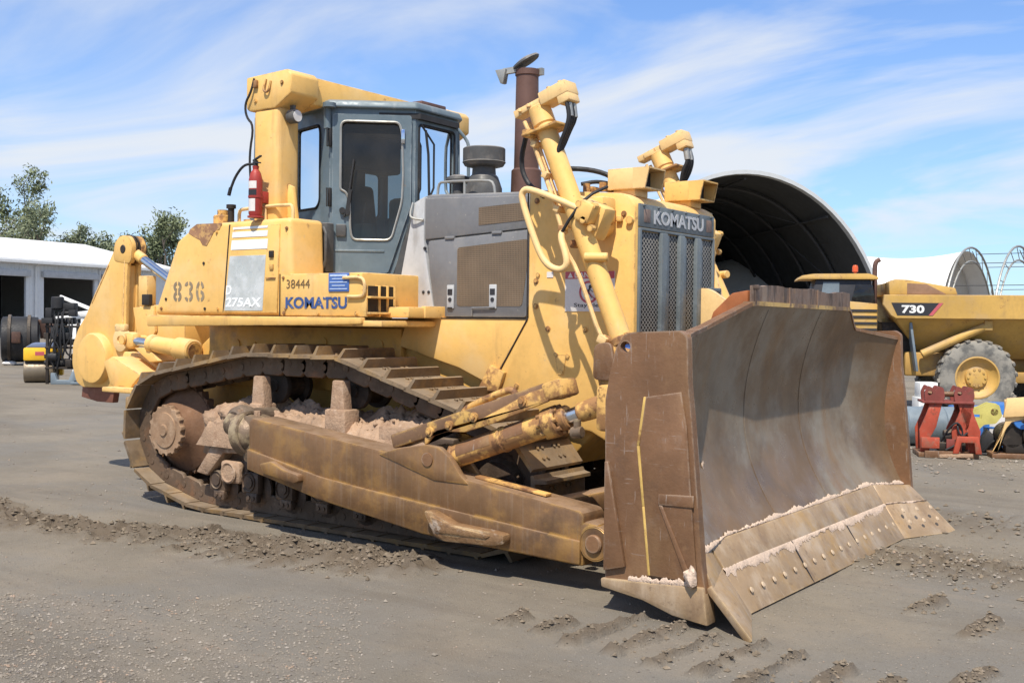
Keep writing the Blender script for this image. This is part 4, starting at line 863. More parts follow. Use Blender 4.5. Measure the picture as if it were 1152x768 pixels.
def make_track(s, first):
    yc = -1.13*s
    tf = MB(); fp = [(-5.85, .52), (-5.75, .78), (-5.0, .90), (-3.0, .86), (-2.75, .74), (-2.75, .46), (-5.6, .46)]
    tf.prism(fp, 'y', yc-.19, yc+.19, .02)
    tr = tf.build('track', M['roller'], DZ)
    for i in range(NS):
        m = frame_at(i); m.translation += Vector((0, yc, 0))-DZ.location
        for k, src in enumerate((shoe0, link0)):
            o = src if (first and i == 0) else src.copy()
            if not (first and i == 0): COL.objects.link(o)
            o.parent = tr; o.matrix_local = m
    f = s < 0
    # sprocket with cover, idler
    mb = MB(f); n = 26
    rim = []
    for i in range(n*4):
        a = 2*math.pi*i/(n*4); r = .425+.045*(math.cos(a*n)*.5); rim.append((-6.30+r*math.cos(a), .705+r*math.sin(a)))
    mb.prism(rim, 'y', -1.17, -1.09)
    mb.lathe([(.42, .02), (.41, .05), (.33, .10), (.26, .16), (.245, .215), (.10, .22)], (-6.30, -1.13, .705), (0, -1, 0), 40); mb.build('sprocket', M['sprk'], tr)
    mb = MB(f); cov = []
    for i in range(96):
        a = 2*math.pi*i/96; r = .232+(.012 if math.sin(a*16) > 0 else -.008); cov.append((-6.30+r*math.cos(a), .705+r*math.sin(a)))
    mb.prism(cov, 'y', -1.395, -1.34, .004, 1); mb.lathe([(.17, .0), (.165, .012), (.06, .016), (.05, .03), (.0, .03)], (-6.30, -1.394, .705), (0, -1, 0), 32); mb.build('sprocket_cover', M['cover_rust'], tr)
    mb = MB(f); mb.lathe([(0, -.17), (.20, -.17), (.22, -.10), (.345, -.10), (.36, -.05), (.36, .05), (.345, .10), (.22, .10), (.20, .17), (0, .17)], (-2.46, -1.13, .515), YA, 40); mb.build('idler', M['roller'], tr)
    # lower rollers with end collars and guards
    for k in range(7):
        x = -5.52+k*.435; big = .015*(k % 2)-.05
        mb = MB(f); mb.lathe([(0, -.26), (.075, -.26), (.085, -.235), (.085, -.20), (.13, -.19), (.165, -.175), (.165, -.15), (.115, -.14), (.115, .14), (.165, .15), (.165, .19), (0, .19)], (x, -1.13, .285+big), YA, 24); mb.build('track_roller', M['roller'], tr)
        mb = MB(f); mb.box((x, -1.375, .35+big), (.22, .08, .19), None, .025); mb.box((x+.03, -1.39, .225+big), (.14, .06, .085), None, .012); mb.lathe([(0, 0), (.05, 0), (.05, .012), (.075, .012), (.08, .0), (.085, .03)], (x, -1.43, .36+big), YA, 20); mb.box((x-.09, -1.355, .45), (.10, .09, .11), None, .015)
        for q in (-.03, .03): mb.cyl((x+.03+q, -1.43, .225+big), (x+.03+q, -1.41, .225+big), .018, seg=8)
        mb.build('roller_collar', M['roller'], tr)
    # carrier rollers on their posts
    for x in (-5.0, -4.03):
        mb = MB(f); mb.lathe([(0, -.12), (.05, -.12), (.05, -.09), (.15, -.085), (.155, -.07), (.155, -.04), (.11, -.03), (.11, .17), (.155, .18), (.155, .22), (0, .22)], (x+.03, -1.13, 1.175), YA, 28); mb.build('carrier_roller', M['dark'], tr)
        mb = MB(f); mb.prism([(x-.10, .86), (x+.10, .86), (x+.06, 1.27), (x-.06, 1.27)], 'y', -1.40, -1.30, .015); mb.box((x, -1.34, .90), (.24 if x > -4.5 else .17, .18, .26), None, .02); mb.build('roller_post', M['mud'], tr)
    # pivot, frame brackets, packed mud
    mb = MB(f); mb.prism([(-5.62, .55), (-5.50, .72), (-5.05, .70), (-5.02, .58), (-5.40, .56), (-5.62, .34), (-5.78, .36)], 'y', -1.45, -1.25, .02); mb.box((-5.32, -1.38, .74), (.34, .16, .12), None, .02); mb.build('frame_bracket', M['mud'], tr)
    mb = MB(f); mb.box((-5.30, -1.42, .40), (.26, .07, .2), None, .03); mb.lathe([(.0, .0), (.085, .0), (.10, .015), (.10, .03)], (-5.30, -1.47, .40), YA, 20)
    mb.lathe([(.07, -.001), (.085, -.012), (.10, -.001)], (-5.30, -1.47, .40), YA, 24); mb.build('bogie_cap', M['mud'], tr)
    rn = random.Random(5); mb = MB(f)
    gx_, gy_ = np.linspace(-5.72, -2.92, 190), np.linspace(-1.49, -.95, 40); rows = []
    for x_ in gx_:
        X_ = np.full_like(gy_, x_); e_ = np.minimum(1, np.minimum((gy_+1.49)/.14, (-.95-gy_)/.10))*min(1, (x_+5.72)/.12, (-2.92-x_)/.2)
        bx_ = .91+.10*math.exp(-((x_+5.25)/.35)**2)+.06*math.exp(-((x_+3.4)/.5)**2)+.10*np.exp(-((gy_+1.02)/.14)**2)
        hh_ = bx_+.16*(fbm(X_, gy_, 4, 3)-.5)+.11*(fbm(X_+3, gy_+1, 13, 3)-.5)+.05*(fbm(X_, gy_+7, 38, 2)-.5)
        rows.append([(x_, y_, .62+(z_-.62)*float(np.clip(q_, 0, 1))**.45) for y_, z_, q_ in zip(gy_, hh_, e_)])
    mb.grid(rows); bmesh.ops.recalc_face_normals(mb.bm, faces=mb.bm.faces)
    if sum(f_.normal.z for f_ in mb.bm.faces) < 0: bmesh.ops.reverse_faces(mb.bm, faces=mb.bm.faces)
    for c_, s_, k_ in (((-5.58, -1.30, .82), (.20, .14, .16), 3), ((-5.40, -1.33, .90), (.15, .11, .10), 6)): mb.lump(c_, s_, k_, .10, 4)
    for _ in range(220):
        x = rn.uniform(-5.6, -3.05); r_ = .006+.016*rn.random()**2; y = rn.uniform(-1.38, -1.02); z_ = .885+.08*math.exp(-((x+5.25)/.35)**2)+.06*math.exp(-((x+3.4)/.5)**2); mb.lump((x, y, z_+rn.uniform(-.05, .035)), (r_*rn.uniform(.8, 1.4), r_*rn.uniform(.8, 1.4), r_), rn.random(), .35, 1)
    o = mb.build('packed_mud', M['mud'], tr, smooth=75); o['kind'] = 'stuff'; 
    mb = MB(f); mb.box((-3.35, -1.38, .80), (.36, .12, .26), None, .015); mb.build('frame_cover', M['mud'], tr)
    mb = MB(f); mb.box((-2.98, -1.36, .82), (.40, .10, .10), None, .02); mb.build('idler_yoke', M['roller'], tr)
    return tr
make_track(1, True); make_track(-1, False)

# ---- push arms, tilt braces
def make_arm(f):
    a = MB(f); ap = [(-4.60, .525), (-4.60, .935), (-4.56, .955), (-3.10, .795), (-2.40, .665), (-1.36, .535), (-1.33, .50), (-1.33, .17), (-2.71, .215), (-3.81, .36)]
    a.prism(ap, 'y', -1.85, -1.57, .022)
    a.prism([(-4.595, .53), (-4.595, .70), (-3.75, .545), (-3.3, .50), (-2.6, .44), (-1.6, .36), (-1.345, .34), (-1.345, .185), (-2.71, .228), (-3.81, .375)], 'y', -1.872, -1.84, .012)
    arm = a.build('push_arm', M['arm_steel'], DZ)
    MB(f).prism([(-3.15, .77), (-2.95, .83), (-2.68, .875), (-2.56, .865), (-2.46, .80), (-2.36, .68), (-2.28, .62), (-2.6, .62)], 'y', -1.86, -1.80, .012).prism([(-3.1, .77), (-2.68, .865), (-2.56, .85), (-2.36, .66), (-2.6, .62)], 'y', -1.64, -1.59, .01).build('brace_ear', M['arm_steel'], arm)
    mb = MB(f); mb.cyl((-2.66, -1.87, .77), (-2.66, -1.6, .77), .05, seg=18); mb.build('pin', M['brown_steel'], arm)
    MB(f).prism([(-2.62, .415), (-2.52, .235), (-2.42, .215), (-2.0, .235), (-1.90, .26), (-1.90, .325), (-2.0, .335), (-2.35, .35), (-2.55, .42)], 'y', -1.96, -1.86, .022, 2).prism([(-2.54, .39), (-2.50, .27), (-2.05, .28), (-2.0, .31), (-2.35, .34)], 'y', -1.97, -1.9, .012).build('wear_lug', make_mat('scarred_lug_steel', (.22, .125, .06), .55, .15, .2, 4, [((.42, .34, .27), 8, .54, .64, .8), ((.12, .07, .04), 6, .52, .68, .7), ((.40, .24, .09), 5, .55, .7, .6)], bump=.5, bscale=30, edge=((.5, .36, .2), .03, 5, .9)), arm)
    MB(f).prism([(-4.38, .60), (-4.33, .52), (-3.98, .475), (-3.92, .50), (-3.94, .55), (-4.1, .575), (-4.25, .63)], 'y', -1.93, -1.86, .015).build('wear_lug', M['arm_steel'], arm)
    mb = MB(f); mb.box((-2.0, -1.72, .628), (.62, .07, .02), Matrix.Rotation(R(6.6), 3, 'Y'), .006); mb.build('wear_strip', M['yellow_rusty'], arm)
    # ball joint on the track frame
    mb = MB(f); mb.lathe([(0, 0), (.10, .0), (.14, .04), (.155, .10), (.14, .17), (.12, .2), (.12, .45)], (-4.92, -1.74, .88), YA, 24); mb.build('trunnion', M['roller'], arm)
    mb = MB(f); mb.lathe([(0, -.17), (.09, -.15), (.15, -.09), (.172, 0), (.15, .09), (.09, .15), (0, .17)], (-4.76, -1.70, .80), (0, 1, 0), 28); mb.lathe([(.17, -.05), (.19, -.045), (.19, .045), (.17, .05)], (-4.76, -1.70, .80), (1, 0, .15), 28); mb.cyl((-5.0, -1.68, .88), (-4.7, -1.70, .82), .11, seg=22, ch=.02); mb.prism(rpoly([(-4.72, .58), (-4.58, .56), (-4.585, .95), (-4.72, .97)], .04), 'y', -1.80, -1.60, .025); mb.build('trunnion_cap', M['roller_light'], arm)
    mb = MB(f)
    for x, z in ((-4.87, .95), (-4.66, .95)): mb.cyl((x, -1.70, z), (x, -1.70, z+.05), .03, seg=8)
    mb.build('bolt', M['mud'], arm)
    # front clevis
    mb = MB(f); mb.lathe([(.105, 0), (.115, .01), (.115, .26), (.0, .26)], (-1.24, -1.865, .335), YA, 24); mb.lathe([(0, 0), (.115, 0)], (-1.24, -1.862, .335), YA, 24); mb.box((-1.30, -1.72, .345), (.16, .26, .24), None, .03); mb.box((-1.12, -1.72, .34), (.24, .20, .20), None, .02); mb.build('clevis', M['arm_steel'], arm)
    mb = MB(f); mb.cyl((-1.24, -1.885, .335), (-1.24, -1.6, .335), .062, seg=24, ch=.008); mb.build('pin', M['brown_steel'], arm)
    # brace cylinder
    P0, P1, P2 = Vector((-2.52, -1.72, .79)), Vector((-1.66, -1.72, 1.095)), Vector((-1.18, -1.72, 1.262)); d = (P1-P0).normalized()
    mb = MB(f); mb.cyl(P0, P1, .086, seg=28, ch=.02); cy = mb.build('tilt_cylinder', M['yellow_rusty'], arm)
    up_ = d.cross(YA) if d.cross(YA).z > 0 else -d.cross(YA)
    for t0_, t1_, a0_, a1_ in ((.08, .40, -8, 62), (.53, .70, -15, 70)):
        mb = MB(f); mb.grid([[P0+d*(t0_+(t1_-t0_)*k/12)+(Vector((0, -1, 0))*math.cos(R(a_))+up_*math.sin(R(a_)))*.0875 for k in range(13)] for a_ in np.linspace(a0_+9*math.sin(t0_*40), a1_, 8)]); mb.build('scuff', M['brown_steel'], arm)
    mb = MB(f); mb.cyl(P0+d*.46, P0+d*.485, .094, seg=28, ch=.006); mb.cyl(P0+d*.0, P0+d*.03, .092, seg=28, ch=.006); mb.build('cylinder_band', M['yellow_rusty'], arm)
    mb = MB(f); mb.cyl(P1-d*.06, P1+d*.06, .108, seg=24, ch=.015); mb.cyl(P1+d*.06, P1+d*.13, .085, seg=24, ch=.01)
    for k in range(8):
        a_ = k*math.pi/4; o = Vector((0, math.cos(a_), 0))*.085+d.cross(YA)*math.sin(a_)*.085; mb.cyl(P1-d*.085+o, P1+d*.085+o, .018, seg=8)
    mb.build('cylinder_gland', M['yellow_rusty'], arm)
    mb = MB(f); mb.cyl(P1+d*.12, P1+d*.24, .052, seg=22); mb.build('cylinder_rod', M['chrome'], arm)
    mb = MB(f); mb.cyl(P1+d*.22, P2-d*.06, .066, .075, seg=22, ch=.01); mb.box(P2+d*.02, (.20, .17, .19), Matrix.Rotation(R(-19.5), 3, 'Y'), .05); mb.build('rod_eye', M['yellow_rusty'], arm)
    mb = MB(f); mb.cyl((-1.16, -1.83, 1.265), (-1.16, -1.6, 1.265), .06, seg=18, ch=.01); mb.build('pin', M['brown_steel'], arm)
    # hinged guard over the cylinder
    g0, g1 = Vector((-3.05, -1.72, .865)), Vector((-1.66, -1.72, 1.315)); gd = (g1-g0).normalized(); gn = Vector((-gd.z, 0, gd.x))
    mb = MB(f); mb.bar(g0, g1, .20, .105, .014); gu = mb.build('cylinder_guard', M['guard'], arm)
    mb = MB(f); mb.prism([(-2.72, .855), (-2.60, .975), (-2.35, .985), (-2.1, 1.065), (-1.85, 1.16), (-1.64, 1.24), (-1.60, 1.35), (-1.78, 1.30), (-2.2, 1.09), (-2.5, .99), (-2.72, .92)], 'y', -1.826, -1.80, .006); mb.build('guard_edge', M['yellow_rusty'], arm)
    mb = MB(f)
    for t in (.27, .40, .56, .86):
        p = g0.lerp(g1, t)-gn*.02; mb.cyl((p.x, -1.838, p.z), (p.x, -1.81, p.z), .035, seg=14); mb.cyl((p.x, -1.85, p.z), (p.x, -1.81, p.z), .018, seg=8)
    mb.box(g1+gd*.05+gn*-.01, (.16, .22, .12), Matrix.Rotation(R(-18), 3, 'Y'), .02); mb.box(g1+Vector((.06, -.02, .0)), (.11, .15, .10), None, .015); mb.build('guard_bolt', M['yellow_rusty'], arm)
    mb = MB(f); mb.tube([(-2.44, -1.72, 1.04), (-2.45, -1.72, 1.11), (-2.40, -1.72, 1.155), (-2.06, -1.72, 1.295), (-2.0, -1.72, 1.295), (-1.97, -1.72, 1.24)], .026, 10, 2); mb.build('hose_guard', M['yellow_rusty'], arm)
    mb = MB(f); mb.cyl((-1.46, -1.80, 1.04), (-1.38, -1.80, 1.05), .04, seg=12, ch=.006); mb.cyl((-1.42, -1.80, 1.05), (-1.42, -1.80, 1.13), .026, seg=10); mb.build('fitting', M['roller_light'], arm)
    # crossways stabiliser to the blade centre
    mb = MB(f); mb.bar((-1.9, -1.6, .42), (-1.15, -.35, .62), .16, .16, .03); mb.build('stabiliser', M['arm_steel'], arm)
make_arm(False); make_arm(True)

# ---- lift cylinders
def make_lift(f):
    T, B = Vector((-2.235, -1.05, 3.31)), Vector((-1.525, -1.05, 1.655)); d = (B-T).normalized(); nx = Vector((-d.z, 0, d.x))  # nx: forward-up side
    lc = MB(f).cyl(T, B, .076, seg=30, ch=.012).build('lift_cylinder', M['yellow'], DZ)
    mb = MB(f); mb.cyl(B-d*.02, B+d*.05, .087, seg=26, ch=.012); mb.box(B+Vector((.06, -.02, .03)), (.07, .06, .05), None, .012); mb.box(B+Vector((-.08, -.03, .0)), (.07, .06, .05), None, .012); mb.build('cylinder_gland', M['yellow_rusty'], lc)
    mb = MB(f); mb.cyl(B+d*.04, B+d*.55, .048, seg=22); mb.build('cylinder_rod', M['blue_rod'], lc)
    # head manifold
    Mx = Matrix((nx, YA, -d)).transposed(); rot = Matrix.Rotation(R(-19), 3, 'Y')
    mb = MB(f); mb.box((-2.25, -1.05, 3.43), (.46, .11, .06), rot, .008); mb.box((-2.10, -1.05, 3.485), (.25, .17, .10), rot, .010); mb.box((-2.01, -1.05, 3.44), (.10, .16, .08), rot, .010); mb.box((-2.34, -1.05, 3.395), (.12, .14, .05), rot, .008)
    for x in (-2.40, -2.32, -2.2, -2.1, -2.02): mb.cyl((x, -1.115, 3.37+(x+2.4)*.34), (x, -1.112, 3.395+(x+2.4)*.34), .02, seg=8)
    for q in (-.05, .05):
        for x in (-2.15, -2.05): mb.cyl((x, -1.05+q, 3.53+(x+2.1)*.34), (x-.005, -1.05+q, 3.552+(x+2.1)*.34), .018, seg=6)
    mb.build('manifold', M['yellow_pale'], lc)
    mb = MB(f); mb.cyl(T-d*.10, T+d*.06, .088, seg=26, ch=.012); mb.build('cylinder_head', M['yellow'], lc)
    mb = MB(f); mb.box(T+d*.10, (.32, .24, .022), Matrix.Rotation(R(-14), 3, 'Y'), .006); mb.box(T+d*.10+Vector((-.12, -.06, -.02)), (.08, .1, .06), None, .012); mb.build('collar_plate', M['yellow_rusty'], lc)
    mb = MB(f)
    for k in range(4):
        o = -.055+.03*k; mb.tube([(-1.985, -1.05+o, 3.40), (-1.96, -1.05+o, 3.30), (-1.99-.01*k, -1.05+o, 3.20), (-2.05, -1.06+o*.6, 3.10), (-2.08, -1.09, 3.0)], .017, 8, 2)
    mb.build('hose', M['black'], lc)
    mb = MB(f); mb.cyl((-1.985, -1.08, 3.40), (-1.97, -1.08, 3.30), .026, seg=10); mb.cyl((-1.985, -1.02, 3.40), (-1.97, -1.02, 3.30), .026, seg=10); mb.build('hose_end', M['zinc'], lc)
    # pipes along the barrel
    mb = MB(f); p = lambda t, o, y: T+d*t+nx*o+Vector((0, y, 0)); Lc = (B-T).length
    mb.tube([p(-.05, -.14, -.03), p(.1, -.13, -.03), p(.75, -.125, -.04), p(1.0, -.16, -.06), p(1.2, -.12, -.06), p(1.45, -.12, -.06), p(Lc-.10, -.13, -.05), p(Lc-.04, -.10, -.05)], .017, 8, 1)
    mb.tube([p(-.05, -.14, .04), p(.6, -.13, .04)], .014, 8); mb.tube([p(.05, -.11, .0), p(.7, -.11, .0)], .014, 8)
    for t in (.16, .42, .70): mb.box(p(t, -.115, -.01), (.05, .12, .05), Matrix.Rotation(R(25), 3, 'Y'), .008)
    mb.box(p(Lc-.04, -.11, -.05), (.08, .09, .06), Matrix.Rotation(R(25), 3, 'Y'), .01); mb.build('pipe', M['yellow_pale'], lc)
    # yoke and trunnion
    c = Vector((-1.895, -1.05, 2.52)); mb = MB(f); mb.cyl(c+Vector((0, -.0, 0)), c+Vector((0, .40, 0)), .10, seg=24, ch=.012); mb.box(c+Vector((.05, .07, .03)), (.30, .17, .26), Matrix.Rotation(R(24), 3, 'Y'), .035); mb.box(c+Vector((.02, .22, .10)), (.22, .2, .2), None, .03)
    mb.box(c+Vector((.10, -.05, .06)), (.14, .14, .16), Matrix.Rotation(R(24), 3, 'Y'), .03)
    for o in (Vector((.10, -.12, .0)), Vector((.17, -.1, .10)), Vector((.15, -.10, -.06)), Vector((.06, -.12, .12))): mb.cyl(c+o, c+o+Vector((0, .05, 0)), .026, seg=8)
    mb.build('yoke', M['yellow'], lc)
    mb = MB(f); q = c+Vector((.16, 0, -.27)); mb.cyl(q+Vector((-.06, -.09, 0)), q+Vector((.10, -.02, .0)), .035, seg=14, ch=.006); mb.build('fitting', M['yellow'], lc)
    # hose guard loop
    hy = -1.16
    mb = MB(f); mb.tube([(-1.84, -1.08, 2.585), (-1.95, -1.12, 2.65), (-2.27, hy, 2.775), (-2.34, hy, 2.765), (-2.345, hy, 2.69), (-2.19, hy, 2.31), (-2.10, hy, 2.19), (-1.99, hy, 2.155), (-1.93, hy, 2.19), (-1.94, hy, 2.27), (-2.01, hy+.02, 2.42), (-2.00, hy+.08, 2.46)], .026, 10, 2); mb.build('hose_guard', M['yellow_pale'], lc)
    mb = MB(f); mb.box((-2.01, -1.10, 2.47), (.07, .05, .05), None, .012); mb.box((-1.86, -1.10, 2.585), (.06, .05, .05), None, .012); mb.box((-1.97, -1.0, 2.36), (.05, .07, .06), None, .012); mb.build('fitting', M['yellow_rusty'], lc)
    mb = MB(f); mb.tube([(-2.0, -1.13, 2.44), (-1.90, -1.15, 2.56), (-1.80, -1.1, 2.70), (-1.72, -.95, 2.78)], .012, 8, 1); mb.tube([(-2.45, -.95, 3.25), (-2.55, -.9, 3.02), (-2.48, -.9, 2.85), (-2.30, -.92, 2.74)], .02, 8, 2); mb.build('hose', M['black'], lc)
make_lift(False); make_lift(True)
far_lift = [o for o in DZ.children if o.name.startswith('lift_cylinder')][-1]; pv = Vector((-1.53, 1.05, 1.65))-DZ.location
far_lift.matrix_local = Matrix.Translation(pv+Vector((-.02, 0, -.03))) @ Matrix.Rotation(R(-2.6), 4, 'Y') @ Matrix.Translation(-pv)      # the far cylinder leans further back

# ---- blade
bl = thing('blade', None, None, (0, 0, 0)); bl.parent = DZ; bl.location = (0, 0, 0)
Y0B, Y1B, YB0, YB1 = -2.13, 2.02, -1.50, 1.38
def interp(pts, z):
    zs = [p[1] for p in pts]; return float(np.interp(z, zs, [p[0] for p in pts]))
def smooth_curve(pts, n=40):
    zs = np.array([p[1] for p in pts]); xs = np.array([p[0] for p in pts]); c = np.polyfit(zs, xs, 3); z = np.linspace(zs[0], zs[-1], n); return list(zip(np.polyval(c, z), z))
CC = smooth_curve([(-.47, .40), (-.63, .62), (-.735, .95), (-.755, 1.2), (-.725, 1.5), (-.56, 1.93)])
CW = smooth_curve([(-.37, .35), (-.48, .55), (-.545, .85), (-.55, 1.1), (-.52, 1.35), (-.44, 1.70)])
def ztop(y):
    if y < YB0: return np.interp(y, [Y0B, YB0], [1.70, 1.745])
    if y > YB1: return np.interp(y, [YB1, Y1B], [1.745, 1.66])
    return float(np.interp(y, [YB0, -.92, 1.06, YB1], [1.745, 1.915, 1.905, 1.745]))
def xmold(y, z):
    t = max(0, (YB0-y)/(YB0-Y0B), (y-YB1)/(Y1B-YB1)); return interp(CC, z)*(1-t)+interp(CW, z)*t
def zbot(y): t = max(0, (YB0-y)/(YB0-Y0B), (y-YB1)/(Y1B-YB1)); return .41-.05*t
ysec = [Y0B, -1.8, YB0-.02, YB0+.02, -1.2, -.92, -.4, 0, .5, 1.06, 1.2, YB1-.02, YB1+.02, 1.7, Y1B]
NZ = 26
fr = [[(xmold(y, z), y, z) for z in np.linspace(zbot(y), ztop(y), NZ)] for y in ysec]; bk = [[(x-.05, y, z) for x, y, z in r] for r in fr]
mb = MB(); mb.grid(fr); mb.grid([r[::-1] for r in bk]); mb.grid([[r[-1] for r in fr], [r[-1] for r in bk]]); mb.grid([[r[0] for r in bk], [r[0] for r in fr]]); bmesh.ops.recalc_face_normals(mb.bm, faces=mb.bm.faces)
mb.build('moldboard', M['mold'], bl, smooth=18)
# top lip and spill guard
mb = MB(); t0 = [(xmold(y, ztop(y)), y, ztop(y)) for y in np.linspace(Y0B, Y1B, 60)]
for a, b in zip(t0, t0[1:]):
    if not -.95 < a[1] < 1.0: mb.bar((a[0]-.03, a[1], a[2]+.002), (b[0]-.03, b[1], b[2]+.002), .07, .026)
mb.build('wing_lip', M['brown_steel'], bl); explode_later = ['wing_lip', 'flap_weight']
mb = MB(); tl = [(xmold(y, ztop(y)), y, ztop(y)) for y in np.linspace(Y0B, Y1B, 60)]
LIPY = [q for q in zip(tl, tl[1:]) if -.95 < q[0][1] < 1.0]
for a, b in LIPY: mb.bar((a[0]-.03, a[1], a[2]+.004), (b[0]-.03, b[1], b[2]+.004), .075, .03)
mb.build('top_lip', make_mat('worn_yellow_edge', (.50, .33, .12), .6, 0, .2, 3, [((.16, .10, .07), 3, .44, .56, .9)]), bl)
sgp = []; rn = random.Random(2)
mb = MB(); npan = 3; yy = np.linspace(-.90, 1.04, 40)
top = [(y, 2.045+.006*math.sin(y*9)+rn.uniform(-.004, .004)-.010*(y > .25)) for y in yy]
mb.prism([(-.90, 1.91), (1.04, 1.90)]+top[::-1], 'x', -.605, -.57)
for y in (-.9, -.28, .28): mb.box((-.566, y+.01, 1.98), (.012, .02, .13))
mb.box((-.566, -.88, 2.03), (.03, .05, .03), None, .006)
mb.build('spill_guard', make_mat('streaked_rust_plate', (.20, .135, .10), .6, .2, .2, 3, [((.07, .05, .04), 12, .5, .62, .8, (1, 1, .15)), ((.33, .25, .19), 8, .55, .7, .6, (1, 1, .2)), ((.34, .22, .09), 5, .6, .72, .6)], bump=.1), bl)
mb = MB(); mb.prism([(-.90, 1.80), (-.62, 1.86), (-.62, 2.01), (-.74, 1.99), (-.88, 1.86)], 'y', -.90, -.84, .01); mb.build('guard_brace', make_mat('orange_rust', (.30, .10, .035), .8, 0, .2, 5), bl)
# end plates
def end_plate(y0, y1, name):
    o = rpoly([(-.97, .18), (-.985, 1.30), (-.955, 1.47), (-.915, 1.62), (-.86, 1.705), (-.80, 1.72), (-.485, 1.735), (-.435, 1.70), (-.425, 1.43), (-.395, 1.17), (-.355, .75), (-.32, .36), (-.29, .20)], .02, 2)
    mb = MB(); hole = [(-.85+.035*math.cos(R(a)), 1.63+.035*math.sin(R(a))) for a in range(0, 360, 24)]
    mb.panel((0, y0, 0), XA, ZA, o, [hole], y0-y1); bmesh.ops.recalc_face_normals(mb.bm, faces=mb.bm.faces); return mb.build(name, M['brown_steel'], bl)
ep = end_plate(Y0B+.02, Y0B-.04, 'end_plate'); end_plate(Y1B+.03, Y1B-.03, 'end_plate')
yo = Y0B-.04
MB().prism([(-.70, 1.335), (-.465, 1.375), (-.425, 1.17), (-.39, .76), (-.345, .27), (-.655, .27), (-.70, .70), (-.735, 1.05)], 'y', yo-.014, yo+.003, .004).build('wear_plate', M['brown_steel'], bl)
mb = MB(); 
for a, b in (((-.70, 1.335), (-.742, 1.04)), ((-.742, 1.04), (-.70, .68)), ((-.70, .68), (-.655, .27))): mb.bar((a[0]-.004, yo-.008, a[1]), (b[0]-.004, yo-.008, b[1]), .018, .014, .004, up=(0, 1, 0))
mb.build('weld_seam', make_mat('yellow_paint_line', (.52, .34, .10), .6, 0, .2, 8, [(RUSTL, 9, .55, .62, .8)]), bl)
MB().prism([(-.97, .93), (-.945, .93), (-.82, .30), (-.97, .26)], 'y', yo-.03, yo+.002, .008).prism([(-.60, .70), (-.37, .705), (-.37, .775), (-.60, .765)], 'y', yo-.022, yo-.01, .004).prism([(-.60, .70), (-.575, .70), (-.37, .28), (-.40, .255)], 'y', yo-.022, yo-.01, .006).build('gusset', M['brown_steel'], bl)
# skirt under the end plates and end bits
def skirt(s, ys, yt):
    # ys: plate face, yt: tip
    mb = MB()
    def q(*p): mb.poly(p)
    A, B, C, D, E = (-.99, ys, .205), (-.30, ys, .245), (-.29, ys-.02*s, .05), (-.66, ys, .10), (-.99, ys, .16)
    mb.prism([(-.99, .155), (-.995, .21), (-.30, .25), (-.27, .03), (-.5, .055), (-.70, .115)], 'y', ys-.03*s, ys+.09*s, .012); return mb.build('skirt', M['edge'], bl)
skirt(1, Y0B-.03, -2.23); skirt(-1, Y1B+.02, 2.1)
def slab(a, b, c, d, n, th, name, mat, bev=.006):
    """a-b lower edge, d-c upper edge; thickness th against normal n"""
    n = Vector(n).normalized(); mb = MB(); v0 = [mb.bm.verts.new(Vector(p)) for p in (a, b, c, d)]; v1 = [mb.bm.verts.new(Vector(p)-n*th) for p in (a, b, c, d)]
    fs = [mb.bm.faces.new(v0), mb.bm.faces.new(v1[::-1])]+[mb.bm.faces.new((v0[i], v1[i], v1[(i+1) % 4], v0[(i+1) % 4])) for i in range(4)]
    bmesh.ops.recalc_face_normals(mb.bm, faces=fs); bmesh.ops.bevel(mb.bm, geom=list(mb.bm.edges), offset=bev, segments=2, affect='EDGES', profile=.5, clamp_overlap=True); return mb.build(name, mat, bl)
Ni, Fi = (-.215, -1.70, .012), (-.185, 1.36, .012)
ce = slab(Ni, Fi, (-.375, 1.40, .275), (-.385, -1.76, .275), (.85, 0, .53), .05, 'cutting_edge', M['edge'])
slab((-.37, -1.74, .265), (-.37, 1.40, .265), (-.475, 1.42, .425), (-.475, -1.76, .425), (.85, 0, .53), .05, 'wear_band', M['edge'])
slab((.03, -2.24, .008), (-.212, -1.694, .010), (-.384, -1.754, .277), (-.27, -2.155, .255), (.80, -.30, .50), .055, 'end_bit', M['edge'])
slab((-.182, 1.366, .010), (.08, 1.98, .008), (-.20, 2.03, .25), (-.374, 1.41, .277), (.80, .30, .50), .055, 'end_bit', M['edge'])
slab((-.375, -1.76, .262), (-.26, -2.13, .24), (-.345, -2.11, .375), (-.475, -1.78, .425), (.85, -.2, .5), .05, 'wear_band', M['edge'])
slab((-.19, 2.01, .24), (-.37, 1.42, .262), (-.475, 1.43, .425), (-.335, 2.0, .375), (.85, .2, .5), .05, 'wear_band', M['edge'])
bo = MB(); rn = random.Random(8)
for k in range(17):
    y = -1.56+k*.18; bo.lathe([(0, .007), (.015, .006), (.021, .0)], Vector((-.272, y, .125)), (.85, 0, .53), 12)
for i, (a, b) in enumerate([(1.5, .10), (1.66, .10), (1.82, .10), (1.5, .19), (1.66, .19), (1.82, .19)]):
    bo.lathe([(0, .007), (.015, .006), (.021, .0)], Vector((-.182+(a-1.366)*.43-(b-.01)*.66, a, b+.03)), (.80, -.2, .53), 12)
bo.build('bolt', M['bolt_tan'], ce)
